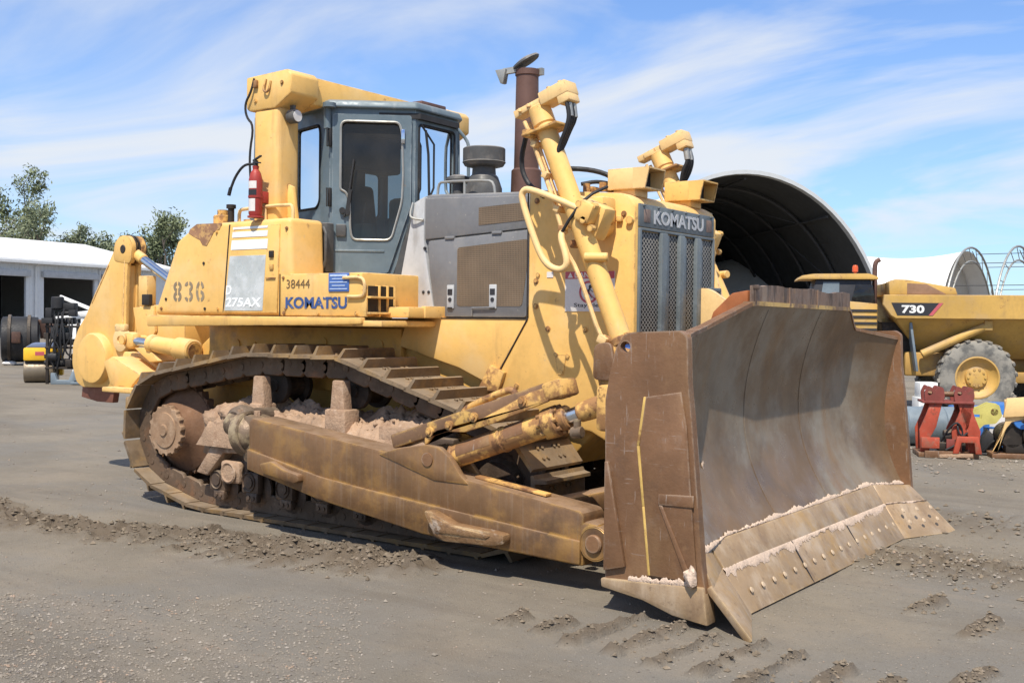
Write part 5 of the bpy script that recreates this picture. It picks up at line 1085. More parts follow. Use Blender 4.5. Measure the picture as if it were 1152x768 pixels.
# clay stuck along the seams
def crust(p_of, n, h0, h1, nrm, seed, base=0):
    rn = random.Random(seed); mb = MB(); nrm = Vector(nrm).normalized(); lo, mid, hi = [], [], []; w = .5; w2 = 0
    for i in range(n+1):
        t = i/n; p, up = p_of(t); w = .90*w+.10*rn.uniform(0, 1); w2 = .78*w2+.22*rn.uniform(-.35, .35); h = h0+(h1-h0)*(max(0, (w-.40))*4+w2); h = max(.006, h)
        th = rn.uniform(.006, .016); lo.append(p+nrm*.003); mid.append(p+up*h*.5+nrm*th); hi.append(p+up*h+nrm*(.001))
    mb.grid([lo, mid, hi]); bmesh.ops.recalc_face_normals(mb.bm, faces=mb.bm.faces); return mb.build('clay_crust', M['crust'], bl, smooth=80)
def pm(t):
    y = Y0B+.03+(Y1B-Y0B-.06)*t; z = zbot(y)+.012; x = xmold(y, z)+.006; return Vector((x, y, z)), Vector((xmold(y, z+.08)-xmold(y, z), 0, .08)).normalized()
crust(pm, 420, .012, .045, (1, 0, .45), 3)
def pc_(t): return Vector((-.383, -1.76, .277)).lerp(Vector((-.373, 1.40, .277)), t), Vector((.52, 0, -.85))
crust(pc_, 330, .025, .085, (.85, 0, .53), 5)
def pb(t): return Vector((-.80, yo-.012, .215)).lerp(Vector((-.36, yo-.012, .245)), t), Vector((0, 0, 1))
crust(pb, 110, .015, .05, (0, -1, .2), 9)
def pf(t): return Vector((-.372, 1.415, .279)).lerp(Vector((-.20, 2.02, .25)), t), Vector((.45, 0, -.8))
crust(pf, 30, .008, .035, (.8, -.2, .5), 11)
mb = MB(); mb.lump((-.372, yo-.04, .30), (.04, .03, .06), 1, .3, 2); mb.lump((-.37, -2.1, .3), (.02, .03, .05), 2, .3, 2)
for i in range(3): mb.lump((xmold(-1.55+.09*i, .86)+.006, -1.55+.09*i, .86-.01*i), (.008, .018, .03+.015*(i == 0)), i+20, .4, 2)
mb.build('clay_crust', M['crust'], bl)
# back of the blade: stiffeners and lift brackets
mb = MB(); mb.prism([(-.80, .35), (-1.02, .35), (-1.06, .6), (-.84, 1.0)], 'y', -1.95, 1.9, .02); mb.prism([(-.80, 1.35), (-.98, 1.40), (-.78, 1.62)], 'y', -1.8, 1.75, .02); mb.build('stiffener', M['brown_steel'], bl)
for f in (False, True):
    MB(f).prism([(-1.66, 1.30), (-1.70, 1.45), (-1.69, 1.60), (-1.64, 1.64), (-1.40, 1.58), (-1.28, 1.50), (-.80, 1.45), (-.80, 1.0), (-1.3, 1.05)], 'y', -1.13, -1.07, .012).prism([(-1.5, 1.2), (-1.5, 1.5), (-.80, 1.45), (-.80, 1.0)], 'y', -1.03, -.97, .012).build('lift_bracket', M['yellow_rusty'], bl)
    MB(f).box((-1.10, -1.72, 1.22), (.30, .28, .30), None, .03).box((-1.0, -1.72, .36), (.28, .34, .34), None, .03).build('mount_block', M['yellow_rusty'], bl)
    mb = MB(f); mb.prism(rpoly([(-1.70, 1.36), (-1.69, 1.62), (-1.55, 1.64), (-1.50, 1.36)], .05), 'y', -1.16, -1.13, .006); mb.build('wear_plate', M['brown_steel'], bl)
MB().prism(rpoly([(-1.70, 1.40), (-1.665, 1.99), (-1.59, 2.075), (-1.50, 2.06), (-1.22, 1.88), (-.80, 1.78), (-.80, 1.3)], .07), 'y', .34, .40, .012).build('centre_bracket', M['yellow_pale'], bl)

MBs = MB()
for y in (-.62, .42):
    MBs.tube([(xmold(y, z)+.001, y, z) for z in np.linspace(.42, 1.88, 24)], .0035, 6)
MBs.build('weld_seam', M['mold'], bl)
for y in (-.66, .40):
    mb = MB(); mb.bar(Vector((-.212, y, .012))+Vector((.004, 0, .003)), Vector((-.378, y, .274))+Vector((.004, 0, .003)), .008, .006, up=(0, 1, 0)); mb.build('joint', M['ink'], ce)
# bolts along the body panels
def bolt_at(x, y, z, d=(0, -1, 0), r=.016, par=None, mat='yellow_rusty'):
    d = Vector(d); p = Vector((x, y, z)); mb = MB(); mb.cyl(p-d*.004, p+d*.004, r*1.5, seg=12); mb.cyl(p, p+d*.014, r, seg=6); mb.build('bolt', M[mat], par)
for x, z in ((-2.52, 2.74), (-2.52, 2.1), (-2.52, 1.9), (-1.72, 2.6), (-1.72, 1.7), (-1.72, 1.4), (-2.7, 1.25), (-1.9, 1.05), (-2.4, 1.72), (-2.05, 1.72)): bolt_at(x, -.701, z, par=rg)
for x in (-4.72, -4.3, -3.86): bolt_at(x, -1.356, 1.825, r=.012, par=db)
for x, z in ((-4.73, 2.13), (-3.84, 2.13)): bolt_at(x, -1.356, z, r=.010, par=db)
for x, z in ((-6.42, 1.86), (-5.6, 1.86), (-5.62, 2.56), (-4.70, 2.56), (-4.70, 1.86)): bolt_at(x, -1.351, z, r=.011, par=tk)
for y in np.linspace(-.6, .56, 6): bolt_at(-1.603, y, 2.668, (1, 0, 0), .008, pl, 'grille_plate')
for x, z in ((-5.2, 3.72), (-4.86, 3.85), (-5.2, 3.88)): bolt_at(x, -1.271, z, r=.014, par=rp)
mb = MB(); mb.bar((-4.775, -1.356, 1.80), (-4.775, -1.356, 2.165), .004, .010, up=(0, 1, 0)); mb.build('panel_seam', M['ink'], db)
mb = MB(); mb.bar((-3.80, -.6985, 1.798), (-2.61, -.6985, 1.798), .004, .008, up=(0, 1, 0)); mb.build('panel_seam', M['ink'], DZ)

# ---- ripper
rpz = thing('ripper', None, None, (0, 0, 0)); rpz.parent = DZ; rpz.location = (0, 0, 0)
bp2 = rpoly([(-9.13, 1.02), (-9.21, 1.22), (-9.20, 1.44), (-9.10, 1.62), (-8.93, 1.80), (-8.80, 2.0), (-8.47, 2.44), (-8.40, 2.54), (-8.32, 2.60), (-8.18, 2.60), (-8.14, 2.50), (-8.17, 2.2), (-8.20, 1.40), (-8.28, 1.10), (-8.4, .98), (-9.0, .96)], .04, 3)
for y0, y1 in ((-.50, -.455), (-.365, -.32)): MB().prism(bp2, 'y', y0, y1, .006).build('ripper_plate', M['yellow'], rpz)
MB().prism([(-8.42, 2.35), (-8.19, 2.35), (-8.22, 1.40), (-8.9, 1.40), (-8.8, 1.95)], 'y', -.455, -.365, .005).build('ripper_beam', M['yellow'], rpz)
mb = MB(); mb.tube([(-8.82, -.503, 1.93), (-8.5, -.503, 2.36)], .006, 6); mb.tube([(-8.21, -.503, 2.4), (-8.235, -.503, 1.7)], .006, 6); mb.build('weld_seam', M['yellow_pale'], rpz)
mb = MB(); mb.lathe([(.29, .0), (.29, .07), (.275, .095), (.25, .10), (0, .10)], (-8.70, -.50, 1.30), (0, -1, 0), 40); mb.build('pin_boss', M['yellow'], rpz)
for x, z, r in ((-8.22, 1.52, .085), (-8.22, 1.16, .07)):
    mb = MB(); mb.lathe([(r+.05, 0), (r+.045, .05), (r, .06), (r*.5, .06), (r*.5, .03), (0, .03)], (x, -.5, z), (0, -1, 0), 24); mb.box((x, -.53, z+r+.05), (r*2.2, .06, .08), None, .015); mb.build('pin_cap', M['yellow_pale'], rpz)
mb = MB(); mb.cyl((-8.24, -.512, 2.53), (-8.24, -.30, 2.53), .05, seg=20, ch=.008); mb.cyl((-8.24, -.44, 2.54), (-8.24, -.425, 2.54), .155, seg=28); mb.cyl((-8.24, -.395, 2.54), (-8.24, -.378, 2.54), .15, seg=28); mb.cyl((-8.26, -.30, 2.54), (-8.26, -.285, 2.54), .15, seg=28); mb.build('pin', M['dark'], rpz)
for y in (-.475, -.345):
    mb = MB(); mb.prism(rpoly([(-8.42, 2.40), (-8.40, 2.60), (-8.30, 2.68), (-8.15, 2.68), (-8.07, 2.58), (-8.10, 2.36)], .07), 'y', y-.03, y+.03, .006); mb.build('lug', M['yellow_rusty'] if y > -.4 else M['yellow'], rpz)
a, b = Vector((-8.22, -.41, 2.52)), Vector((-6.75, -.41, 1.80)); d = (b-a).normalized()
mb = MB(); mb.cyl(a-d*.02, a+d*.26, .06, seg=20, ch=.01); mb.box(a, (.20, .10, .20), None, .045); mb.build('rod_eye', M['yellow'], rpz)
mb = MB(); mb.cyl(a+d*.25, b-d*.7, .048, seg=20); mb.build('cylinder_rod', M['chrome'], rpz)
mb = MB(); mb.cyl(b-d*.72, b, .09, seg=20, ch=.015); mb.build('lift_cylinder', M['yellow'], rpz)
for s in (1, -1):
    a, b = Vector((-7.78, -.74*s, 1.53)), Vector((-6.72, -.74*s, 1.44)); d = (b-a).normalized()
    mb = MB(); mb.cyl(a+d*.42, b, .085, .095, seg=24, ch=.015); mb.cyl(b-d*.24, b+d*.02, .115, seg=24, ch=.015); mb.cyl(a+d*.38, a+d*.46, .10, seg=22, ch=.012); mb.build('tilt_cylinder', M['yellow'], rpz)
    mb = MB(); mb.cyl(b+d*.015, b+d*.03, .08, seg=20); mb.build('cylinder_end', M['yellow_rusty'], rpz)
    mb = MB(); mb.cyl(a+d*.12, a+d*.40, .05, seg=20); mb.build('cylinder_rod', M['chrome'], rpz)
    mb = MB(); mb.box(a+d*.05, (.20, .14, .18), None, .06); mb.cyl(a+Vector((0, .2*s, 0)), a+Vector((0, -.1*s, 0)), .05, seg=16); mb.build('rod_eye', M['yellow'], rpz)
    mb = MB(); mb.prism([(-8.15, 1.10), (-8.0, 1.40), (-7.65, 1.36), (-7.30, 1.22), (-6.7, 1.30), (-6.7, 1.12), (-7.35, 1.02), (-7.95, 1.0)], 'y', -.66*s, -.52*s, .02); mb.prism([(-7.62, 1.45), (-7.35, 1.30), (-7.2, 1.32), (-7.4, 1.46)], 'y', -.80*s, -.5*s, .012); mb.build('ripper_link', M['yellow'], rpz)
mb = MB(); mb.prism([(-7.9, 1.30), (-7.75, 1.36), (-7.25, 1.18), (-7.45, 1.02), (-7.62, 1.0), (-7.78, 1.06)], 'y', -.98, -.66, .02); mb.box((-7.45, -.98, 1.02), (.50, .30, .05), None, .01); mb.build('rear_step', M['yellow'], rpz)
mb = MB(); mb.prism([(-8.06, 1.88), (-7.70, 1.90), (-7.66, 1.62), (-7.84, 1.42), (-7.98, 1.56)], 'y', -.50, -.46, .008); mb.box((-7.50, -.25, 1.66), (.6, .44, .5), None, .03); mb.build('ripper_bracket', M['yellow'], rpz)
mb = MB(); mb.box((-7.90, -.43, 2.06), (.16, .12, .34), None, .012); mb.build('control_box', M['yellow'], rpz)
mb = MB(); mb.box((-7.80, -.505, 1.965), (.13, .05, .12), None, .008); mb.build('valve_cover', M['dark'], rpz)
mb = MB(); mb.prism([(-9.10, .84), (-9.08, .98), (-9.0, 1.35), (-8.5, 1.35), (-8.46, .98), (-8.50, .80), (-8.8, .80)], 'y', -.45, -.37, .008); mb.build('shank', make_mat('red_brown_shank_steel', (.22, .09, .06), .6, .2, .2, 3, [((.30, .17, .10), 4, .5, .7, .6)], bump=.1), rpz)

# ================================================================== OTHER THINGS
def place(t, loc, fwd): t.location = loc; t.rotation_euler = (0, 0, math.atan2(fwd.y, fwd.x))
# ---- fire extinguisher strapped to the post
fe = thing('fire_extinguisher', 'red fire extinguisher with white label strapped to the yellow canopy post', 'extinguisher', (-5.08, -1.37, 2.68))
MB().lathe([(0, 2.68), (.052, 2.68), (.060, 2.70), (.060, 3.0), (.045, 3.06), (.025, 3.09), (.03, 3.12), (0, 3.12)], (-5.08, -1.37, 0), ZA, 26).build('cylinder', M['red'], fe)
def wrap(z0, z1, a0, a1, mat, nm):
    rows = [[(-5.08+.0615*math.cos(R(a)), -1.37+.0615*math.sin(R(a)), z) for a in np.linspace(a0, a1, 14)] for z in (z0, z1)]
    return MB().grid(rows).build(nm, mat, fe)
lb = wrap(2.92, 2.985, -150, -35, M['sign_white'], 'label'); wrap(2.86, 2.91, -150, -35, M['ink'], 'label'); wrap(2.72, 2.83, -115, -45, M['sign_white'], 'label')
mb = MB(); mb.cyl((-5.08, -1.37, 3.11), (-5.08, -1.37, 3.17), .022, seg=12); mb.bar((-5.11, -1.37, 3.17), (-4.98, -1.40, 3.20), .02, .012); mb.bar((-5.11, -1.37, 3.155), (-4.99, -1.40, 3.14), .02, .012); mb.build('valve', M['black'], fe)
mb = MB(); mb.tube([(-5.10, -1.37, 3.14), (-5.20, -1.40, 3.14), (-5.29, -1.42, 3.04), (-5.34, -1.43, 2.93)], .012, 8, 2); mb.cyl((-5.34, -1.43, 2.94), (-5.36, -1.435, 2.87), .016, seg=10); mb.build('hose', M['black'], fe)
mb = MB(); mb.lathe([(.060, 2.84), (.065, 2.84), (.065, 2.858), (.060, 2.858)], (-5.08, -1.37, 0), ZA, 26); mb.box((-5.06, -1.31, 2.85), (.06, .10, .10), None, .006); mb.cyl((-5.08, -1.37, 2.665), (-5.08, -1.37, 2.68), .07, seg=22); mb.build('bracket', M['red'], fe)

# ---- articulated dump truck (x forward, y towards the yard)
M['ochre'] = make_mat('dusty_ochre_truck_paint', (.53, .325, .085), .55, 0, .12, 1.2, [((.42, .29, .15), 2, .45, .7, .65), ((.30, .19, .09), 4, .54, .72, .5, (1, 1, .3)), (RUSTL, 6, .60, .70, .7)], (DUST, .7), edge=((.25, .14, .07), .03, 5, .8))
M['ochre_dark'] = make_mat('dirty_ochre_underbody', (.42, .25, .07), .6, 0, .15, 1.2, [((.22, .14, .08), 2, .5, .7, .6)])
M['tyre'] = make_mat('dusty_grey_tyre', (.13, .127, .118), .9, 0, .15, 3, [((.30, .28, .24), 4, .40, .6, .8)], (DUST, .5), bump=.15)
M['orange'] = make_mat('faded_orange_red_paint', (.36, .062, .032), .55, 0, .2, 3, [((.26, .12, .08), 6, .48, .66, .75), ((.40, .30, .22), 14, .6, .7, .5), (RUST, 8, .62, .7, .7)])
M['redrust'] = make_mat('dark_red_rusty_casting', (.22, .055, .045), .7, .1, .2, 4, [((.14, .07, .045), 7, .5, .65, .7)])
M['lemon'] = make_mat('pale_lemon_paint', (.55, .50, .15), .55, 0, .15, 3, [((.42, .33, .13), 7, .58, .7, .6)])
M['blue'] = make_mat('bright_blue_plastic', (.045, .17, .48), .45, 0, .12, 3)
M['steelgrey'] = make_mat('blue_grey_tank_steel', (.19, .23, .26), .45, .2, .12, 2, [((.3, .22, .15), 5, .6, .7, .5)])
tk2 = thing('dump_truck', 'ochre articulated dump truck with raised tipper body marked 730', 'dump truck')
rail = [(1.86, 2.20), (1.84, 2.40), (-4.6, 2.42), (-4.6, 1.93), (1.60, 1.92), (1.70, 1.98)]
body = MB(); body.prism(rail, 'y', 1.28, 1.42, .015); body.prism(rail, 'y', -1.42, -1.28, .015)
for s in (1, -1):
    body.grid([[(1.60, 1.30*s, 1.93), (-4.6, 1.30*s, 1.93)], [(.95, .62*s, 1.12), (-4.6, .62*s, 1.12)]]); 
body.grid([[(.95, -.62, 1.12), (.95, .62, 1.12)], [(-4.6, -.62, 1.12), (-4.6, .62, 1.12)]]); body.grid([[(1.60, -1.3, 1.93), (1.60, 1.3, 1.93)], [(.95, -.62, 1.12), (.95, .62, 1.12)]])
body.grid([[(1.82, -1.3, 2.38), (1.82, 1.3, 2.38)], [(1.60, -1.3, 1.93), (1.60, 1.3, 1.93)]])
tb = body.build('tipper_body', M['ochre'], tk2, smooth=10)
mb = MB(); mb.prism([(1.72, 2.40), (1.74, 2.66), (1.62, 2.72), (1.34, 2.71), (.45, 2.55), (.40, 2.41)], 'y', .80, 1.30, .02); mb.prism([(1.70, 2.41), (1.72, 2.66), (1.55, 2.70), (1.5, 2.41)], 'y', -1.30, .80, .02); mb.build('headboard', M['ochre'], tb)
mb = MB(); mb.prism([(1.38, 2.42), (1.38, 2.64), (1.0, 2.62), (.62, 2.42)], 'y', 1.297, 1.305); mb.build('rust_panel', make_mat('brown_rust_panel', (.26, .15, .09), .7, 0, .2, 3), tb)
mb = MB(); mb.prism([(-1.35, 1.93), (-1.2, 1.84), (-2.4, 1.66), (-4.6, 1.5), (-4.6, 1.93)], 'y', 1.30, 1.40, .01); mb.build('body_flare', M['brown_steel'], tb)
dc = MB().prism([(1.70, 2.24), (1.58, 1.985), (.90, 1.985), (.70, 2.24)], 'y', 1.421, 1.426).build('decal', M['ink'], tb)
MB().prism([(.78, 2.238), (.70, 2.24), (.90, 1.988), (.98, 1.987)], 'y', 1.4265, 1.4295).build('decal_stripe', M['danger'], dc)
text_mesh('lettering', '730', (1.50, 1.4275, 2.03), -XA, ZA, .44, .165, M['white'], dc, .04, .003)
mb = MB(); a, b = Vector((1.05, 1.16, 1.20)), Vector((-.20, 1.22, 1.80)); mb.cyl(a, b, .085, seg=18, ch=.01); mb.box(b, (.16, .16, .2), None, .02); mb.build('hoist_cylinder', M['ochre'], tk2)
mb = MB(); mb.box((-1.0, 0, 1.0), (5.6, .9, .30), None, .02); mb.box((0, 0, .75), (.3, 1.6, .3), None, .05); mb.box((-1.95, 0, .75), (.3, 1.6, .3), None, .05); mb.box((-1, .9, .75), (2.2, .2, .22), None, .03); mb.box((.9, .85, 1.0), (.9, .3, .5), None, .05); mb.build('chassis', M['ochre_dark'], tk2)
MB().box((1.45, .0, 1.35), (.7, 1.7, 1.0), None, .03).build('engine_guard', M['dark'], tk2)
MB().box((1.22, 1.10, 1.35), (.05, .36, 1.0), Matrix.Rotation(R(8), 3, 'Y'), .01).build('mud_flap', M['steelgrey'], tk2)
def wheel(x, y, s):
    w = MB(); w.lathe([(.42, -.27), (.50, -.30), (.66, -.29), (.735, -.25), (.75, -.15), (.75, .15), (.735, .25), (.66, .29), (.50, .30), (.42, .27)], (x, y, .75), YA, 44)
    ty = w.build('tyre', M['tyre'], tk2); mb = MB()
    for k in range(22):
        for q in (-1, 1):
            a = 2*math.pi*(k+.5*(q > 0))/22; c = Vector((x+.742*math.cos(a), y+.15*q, .75+.742*math.sin(a)))
            mb.box(c, (.055, .27, .09), Matrix.Rotation(-a, 3, 'Y') @ Matrix.Rotation(R(14*q), 3, 'X'), .01, 1)
    mb.build('tread', M['tyre'], ty)
    mb = MB(); mb.lathe([(.42, .24), (.43, .28), (.40, .285), (.38, .25), (.30, .18), (.22, .16), (.20, .22), (.12, .24), (0, .24)], (x, y, .75), (0, s, 0), 36)
    for k in range(10): a = 2*math.pi*k/10; mb.cyl((x+.16*math.cos(a), y+s*.21, .75+.16*math.sin(a)), (x+.16*math.cos(a), y+s*.25, .75+.16*math.sin(a)), .022, seg=8)
    mb.build('rim', M['ochre'], ty)
for x in (0, -1.95, 4.3): wheel(x, 1.02, 1); wheel(x, -1.02, -1)
cb = MB(); cb.prism([(3.35, 1.35), (3.35, 1.95), (3.15, 2.72), (2.05, 2.72), (1.98, 2.2), (1.98, 1.35)], 'y', .0, 1.05, .03); cab2 = cb.build('cab', M['ink'], tk2)
MB().prism(rpoly([(3.52, 2.70), (3.45, 2.79), (3.2, 2.83), (2.1, 2.84), (1.93, 2.78), (1.90, 2.72), (3.42, 2.72)], .04), 'y', -.06, 1.12, .015).build('roof', M['ochre'], cab2)
mb = MB(); mb.prism([(3.10, 2.0), (3.0, 2.66), (2.68, 2.66), (2.68, 2.0)], 'y', 1.055, 1.062); mb.build('window', M['steelgrey'], cab2)
mb = MB(); mb.prism([(2.45, 2.2), (2.35, 2.62), (2.02, 2.60), (1.95, 2.25)], 'y', 1.055, 1.07, .005); mb.build('window', M['glass_dark'], cab2)
mb = MB(); mb.prism([(2.62, 2.20), (2.5, 2.27), (1.92, 2.22), (1.92, 1.35), (2.62, 1.35)], 'y', .0, 1.12, .02); lv = mb.build('cooler_box', M['ochre'], tk2)
for k in range(5):
    mb = MB(); mb.box((2.24, 1.13, 2.08-.13*k), (.62, .02, .045)); mb.build('louvre_slot', M['ink'], lv)
mb = MB(); mb.cyl((1.90, .5, 2.2), (1.90, .5, 3.05), .05, seg=14); mb.tube([(1.90, .5, 3.02), (1.88, .5, 3.12), (1.80, .5, 3.16)], .05, 10, 1); mb.build('exhaust_pipe', M['exhaust'], tk2)
mb = MB(); mb.cyl((2.3, .5, 2.84), (2.3, .5, 2.90), .03, seg=10); mb.lathe([(0, 2.9), (.06, 2.9), (.06, 3.0), (.04, 3.04), (0, 3.04)], (2.3, .5, 0), ZA, 16); mb.build('beacon', make_mat('orange_red_beacon', (.60, .10, .03), .3, 0, .05, 3), tk2)
mb = MB(); mb.prism([(3.3, 1.2), (3.3, 1.95), (5.2, 1.7), (5.5, 1.5), (5.5, .9), (3.3, .9)], 'y', -.8, .8, .04); mb.build('bonnet', M['ochre'], tk2)
place(tk2, at(1084, 23.6), -RT*math.cos(R(10))+VW*math.sin(R(10)))

# ---- attachments standing at the right
ra = thing('excavator_attachment', 'orange red steel attachment frame with two rusty ears on a brown skid', 'attachment')
mb = MB(); mb.box((0, -.05, .04), (.86, .62, .07), None, .008); mb.box((-.1, -.40, .055), (.5, .05, .10), None, .006); mb.build('skid', M['brown_steel'], ra)
leg = [(-.40, .08), (-.27, .08), (-.27, .28), (-.18, .45), (-.10, .80), (-.27, .80), (-.33, .62), (-.42, .40)]
for dx, fl in ((0, 1), (.46, 1), (.03, -1)):
    q = [(p[0]*fl+dx, p[1]) for p in leg]; mb = MB(); mb.prism(q, 'y', -.33, -.28, .008); mb.prism(q, 'y', .10, .15, .008); mb.build('side_plate', M['orange'], ra)
mb = MB(); mb.prism([(-.40, .14), (-.14, .14), (-.14, .30), (-.40, .30)], 'y', -.40, -.345, .008); mb.build('front_frame', M['orange'], ra)
mb = MB(); mb.prism([(.04, .08), (.12, .08), (.16, .24), (.34, .24), (.36, .08), (.45, .08), (.40, .33), (.10, .33)], 'y', -.46, -.39, .008); mb.build('foot', M['orange'], ra)
mb = MB(); mb.box((.02, -.36, .20), (.12, .05, .16), None, .01); mb.build('cover', M['redrust'], ra)
mb = MB(); mb.box((-.02, -.12, .815), (.74, .50, .035), None, .008); mb.build('top_plate', M['redrust'], ra)
for x in (-.22, .2):
    for y in (-.30, .05):
        mb = MB(); mb.panel((x, y, .83), XA, ZA, rpoly([(-.13, 0), (-.14, .12), (-.09, .23), (-.02, .19), (.02, .15), (.06, .22), (.13, .20), (.15, .08), (.13, 0)], .03), [[(-.06+.035*math.cos(R(k)), .12+.035*math.sin(R(k))) for k in range(0, 360, 30)]], .06); bmesh.ops.recalc_face_normals(mb.bm, faces=mb.bm.faces); mb.build('ear', M['redrust'], ra)
mb = MB(); mb.cyl((-.34, -.2, .93), (.34, -.2, .93), .04, seg=14); mb.build('pin', M['brown_steel'], ra)
mb = MB(); mb.tube([(-.1, -.2, .2), (0, -.36, .45), (.12, -.38, .55), (.22, -.3, .35), (.1, -.40, .2), (-.05, -.38, .12)], .016, 8, 2); mb.tube([(.2, -.2, .6), (.1, -.36, .5), (.16, -.38, .3), (.3, -.3, .4)], .014, 8, 2); mb.build('hose', M['black'], ra)
mb = MB(); mb.cyl((-.05, -.2, .30), (.28, -.2, .34), .10, seg=18, ch=.01); mb.box((.05, -.15, .16), (.4, .3, .12), None, .015); mb.cyl((.1, -.3, .22), (.1, -.38, .22), .06, seg=14); mb.build('motor', M['dark'], ra)
place(ra, at(1065, 15.3), RT*.98-VW*.2); ra.scale = (.90, .90, .92)
gt = thing('oil_drum', 'grey steel drum lying behind the orange red attachment frame', 'drum')
mb = MB(); mb.lathe([(0, -.44), (.27, -.44), (.29, -.42), (.285, -.15), (.295, -.14), (.285, -.13), (.285, .13), (.295, .14), (.285, .15), (.29, .42), (.27, .44), (0, .44)], (0, 0, .29), XA, 32); mb.build('shell', M['steelgrey'], gt); place(gt, at(1050, 16.6), RT)
bb = thing('blue_container', 'blue plastic tote box behind the pale yellow quick hitch', 'container')
mb = MB(); mb.box((0, 0, .25), (.62, .4, .5), None, .03); mb.build('tub', M['blue'], bb); mb = MB(); mb.box((0, 0, .52), (.66, .44, .05), None, .015); mb.build('lid', M['blue'], bb); place(bb, at(1098, 17.2), RT)
bd = thing('blue_drum', 'upright blue plastic drum beside the yellow edged machine at the right edge', 'drum')
mb = MB(); mb.lathe([(0, 0), (.2, 0), (.215, .03), (.215, .28), (.225, .30), (.215, .32), (.215, .62), (.20, .66), (0, .67)], (0, 0, 0), ZA, 28); mb.build('shell', M['blue'], bd)
mb = MB(); mb.grid([[(.2165*math.cos(R(a)), .2165*math.sin(R(a)), z) for a in range(-150, -80, 10)] for z in (.15, .5)]); mb.build('label', M['sign_white'], bd); place(bd, at(1126, 16.4), RT)
yh = thing('quick_hitch', 'pale yellow steel quick hitch between the orange frame and blue drum', 'attachment')
for y in (-.14, .14):
    mb = MB(); mb.panel((0, y-.02, 0), XA, ZA, rpoly([(-.30, .45), (-.32, .62), (-.26, .70), (-.12, .62), (.0, .66), (.10, .72), (.24, .70), (.28, .55), (.20, .44), (.05, .42), (-.04, .32), (-.16, .06), (-.30, .06), (-.22, .22), (-.12, .42)], .02), [[(-.2+.04*math.cos(R(k)), .56+.04*math.sin(R(k))) for k in range(0, 360, 30)], [(-.08, .50), (.02, .50), (.02, .56), (-.08, .56)]], .04); bmesh.ops.recalc_face_normals(mb.bm, faces=mb.bm.faces); mb.build('side_plate', M['lemon'], yh)
mb = MB(); mb.cyl((-.2, -.2, .6), (-.2, .2, .6), .05, seg=16); mb.cyl((.18, -.2, .6), (.18, .2, .6), .05, seg=16); mb.build('pin', M['redrust'], yh)
mb = MB(); mb.prism([(-.02, .0), (.34, .0), (.26, .20), (.10, .36), (.02, .2)], 'y', -.2, .16, .03); mb.tube([(.05, -.2, .05), (.2, -.25, .25), (.35, -.2, .1), (.25, -.25, .02), (-.1, -.25, .02)], .018, 8, 2); mb.box((-.2, 0, .03), (.3, .4, .06), None, .01); mb.build('base', M['black'], yh); place(yh, at(1103, 15.6), RT*.95-VW*.3)
cm = thing('compactor_attachment', 'yellow plate topped compactor attachment with dark motor at the right edge', 'attachment')
mb = MB(); mb.box((.1, 0, .035), (.72, .5, .07), None, .01); mb.build('skid', M['brown_steel'], cm)
mb = MB(); mb.prism([(-.24, .10), (-.20, .10), (-.10, .52), (-.12, .80), (.5, .86), (.5, .62), (-.02, .50), (-.08, .42)], 'y', -.26, -.22, .008); mb.prism([(-.14, .56), (-.10, .82), (.55, .88), (.55, .62)], 'y', -.30, -.262, .008); mb.build('frame', M['yellow_pale'], cm)
mb = MB(); mb.cyl((.0, -.2, .30), (.0, .2, .30), .17, seg=24, ch=.02); mb.cyl((.26, -.28, .32), (.26, .2, .32), .14, seg=24, ch=.02); mb.box((.12, -.1, .14), (.4, .2, .14), None, .02); mb.tube([(.1, -.3, .5), (.2, -.34, .62), (.34, -.3, .4)], .02, 8, 2); mb.build('motor', M['dark'], cm)
mb = MB(); mb.cyl((.12, -.25, .52), (.12, .2, .52), .12, seg=22, ch=.01); mb.build('hose_reel', M['blue'], cm)
mb = MB(); mb.prism(rpoly([(.26, .86), (.28, 1.0), (.40, 1.08), (.52, 1.0), (.56, .86)], .03), 'y', -.24, -.16, .01); mb.build('ear', M['redrust'], cm); place(cm, at(1137, 15.2), RT*.98-VW*.2)
wd = thing('timber_offcut', 'short broken timber offcut on the ground before the orange frame', 'timber')
mb = MB(); mb.bar((-.2, 0, .03), (.22, .04, .05), .07, .05, .008); mb.build('plank', M['mud'], wd); place(wd, at(1077, 14.9), RT*.9-VW*.4)
for k, (px, d, lb_) in enumerate(((1043, 21, 'white square tub under the tipper body next to the mud flap'), (1051, 20.2, 'small white drum below the tipper body, nearest the tyre'))):
    o = thing('white_container', lb_, 'container'); mb = MB()
    if k == 0: mb.box((0, 0, .58), (.34, .3, .28), None, .02); mb.box((0, 0, .22), (.4, .36, .44), None, .01)
    else: mb.lathe([(0, .0), (.14, .0), (.145, .02), (.145, .44), (.12, .48), (0, .48)], (0, 0, 0), ZA, 20)
    mb.build('tub', M['white'], o); place(o, at(px, d), RT)

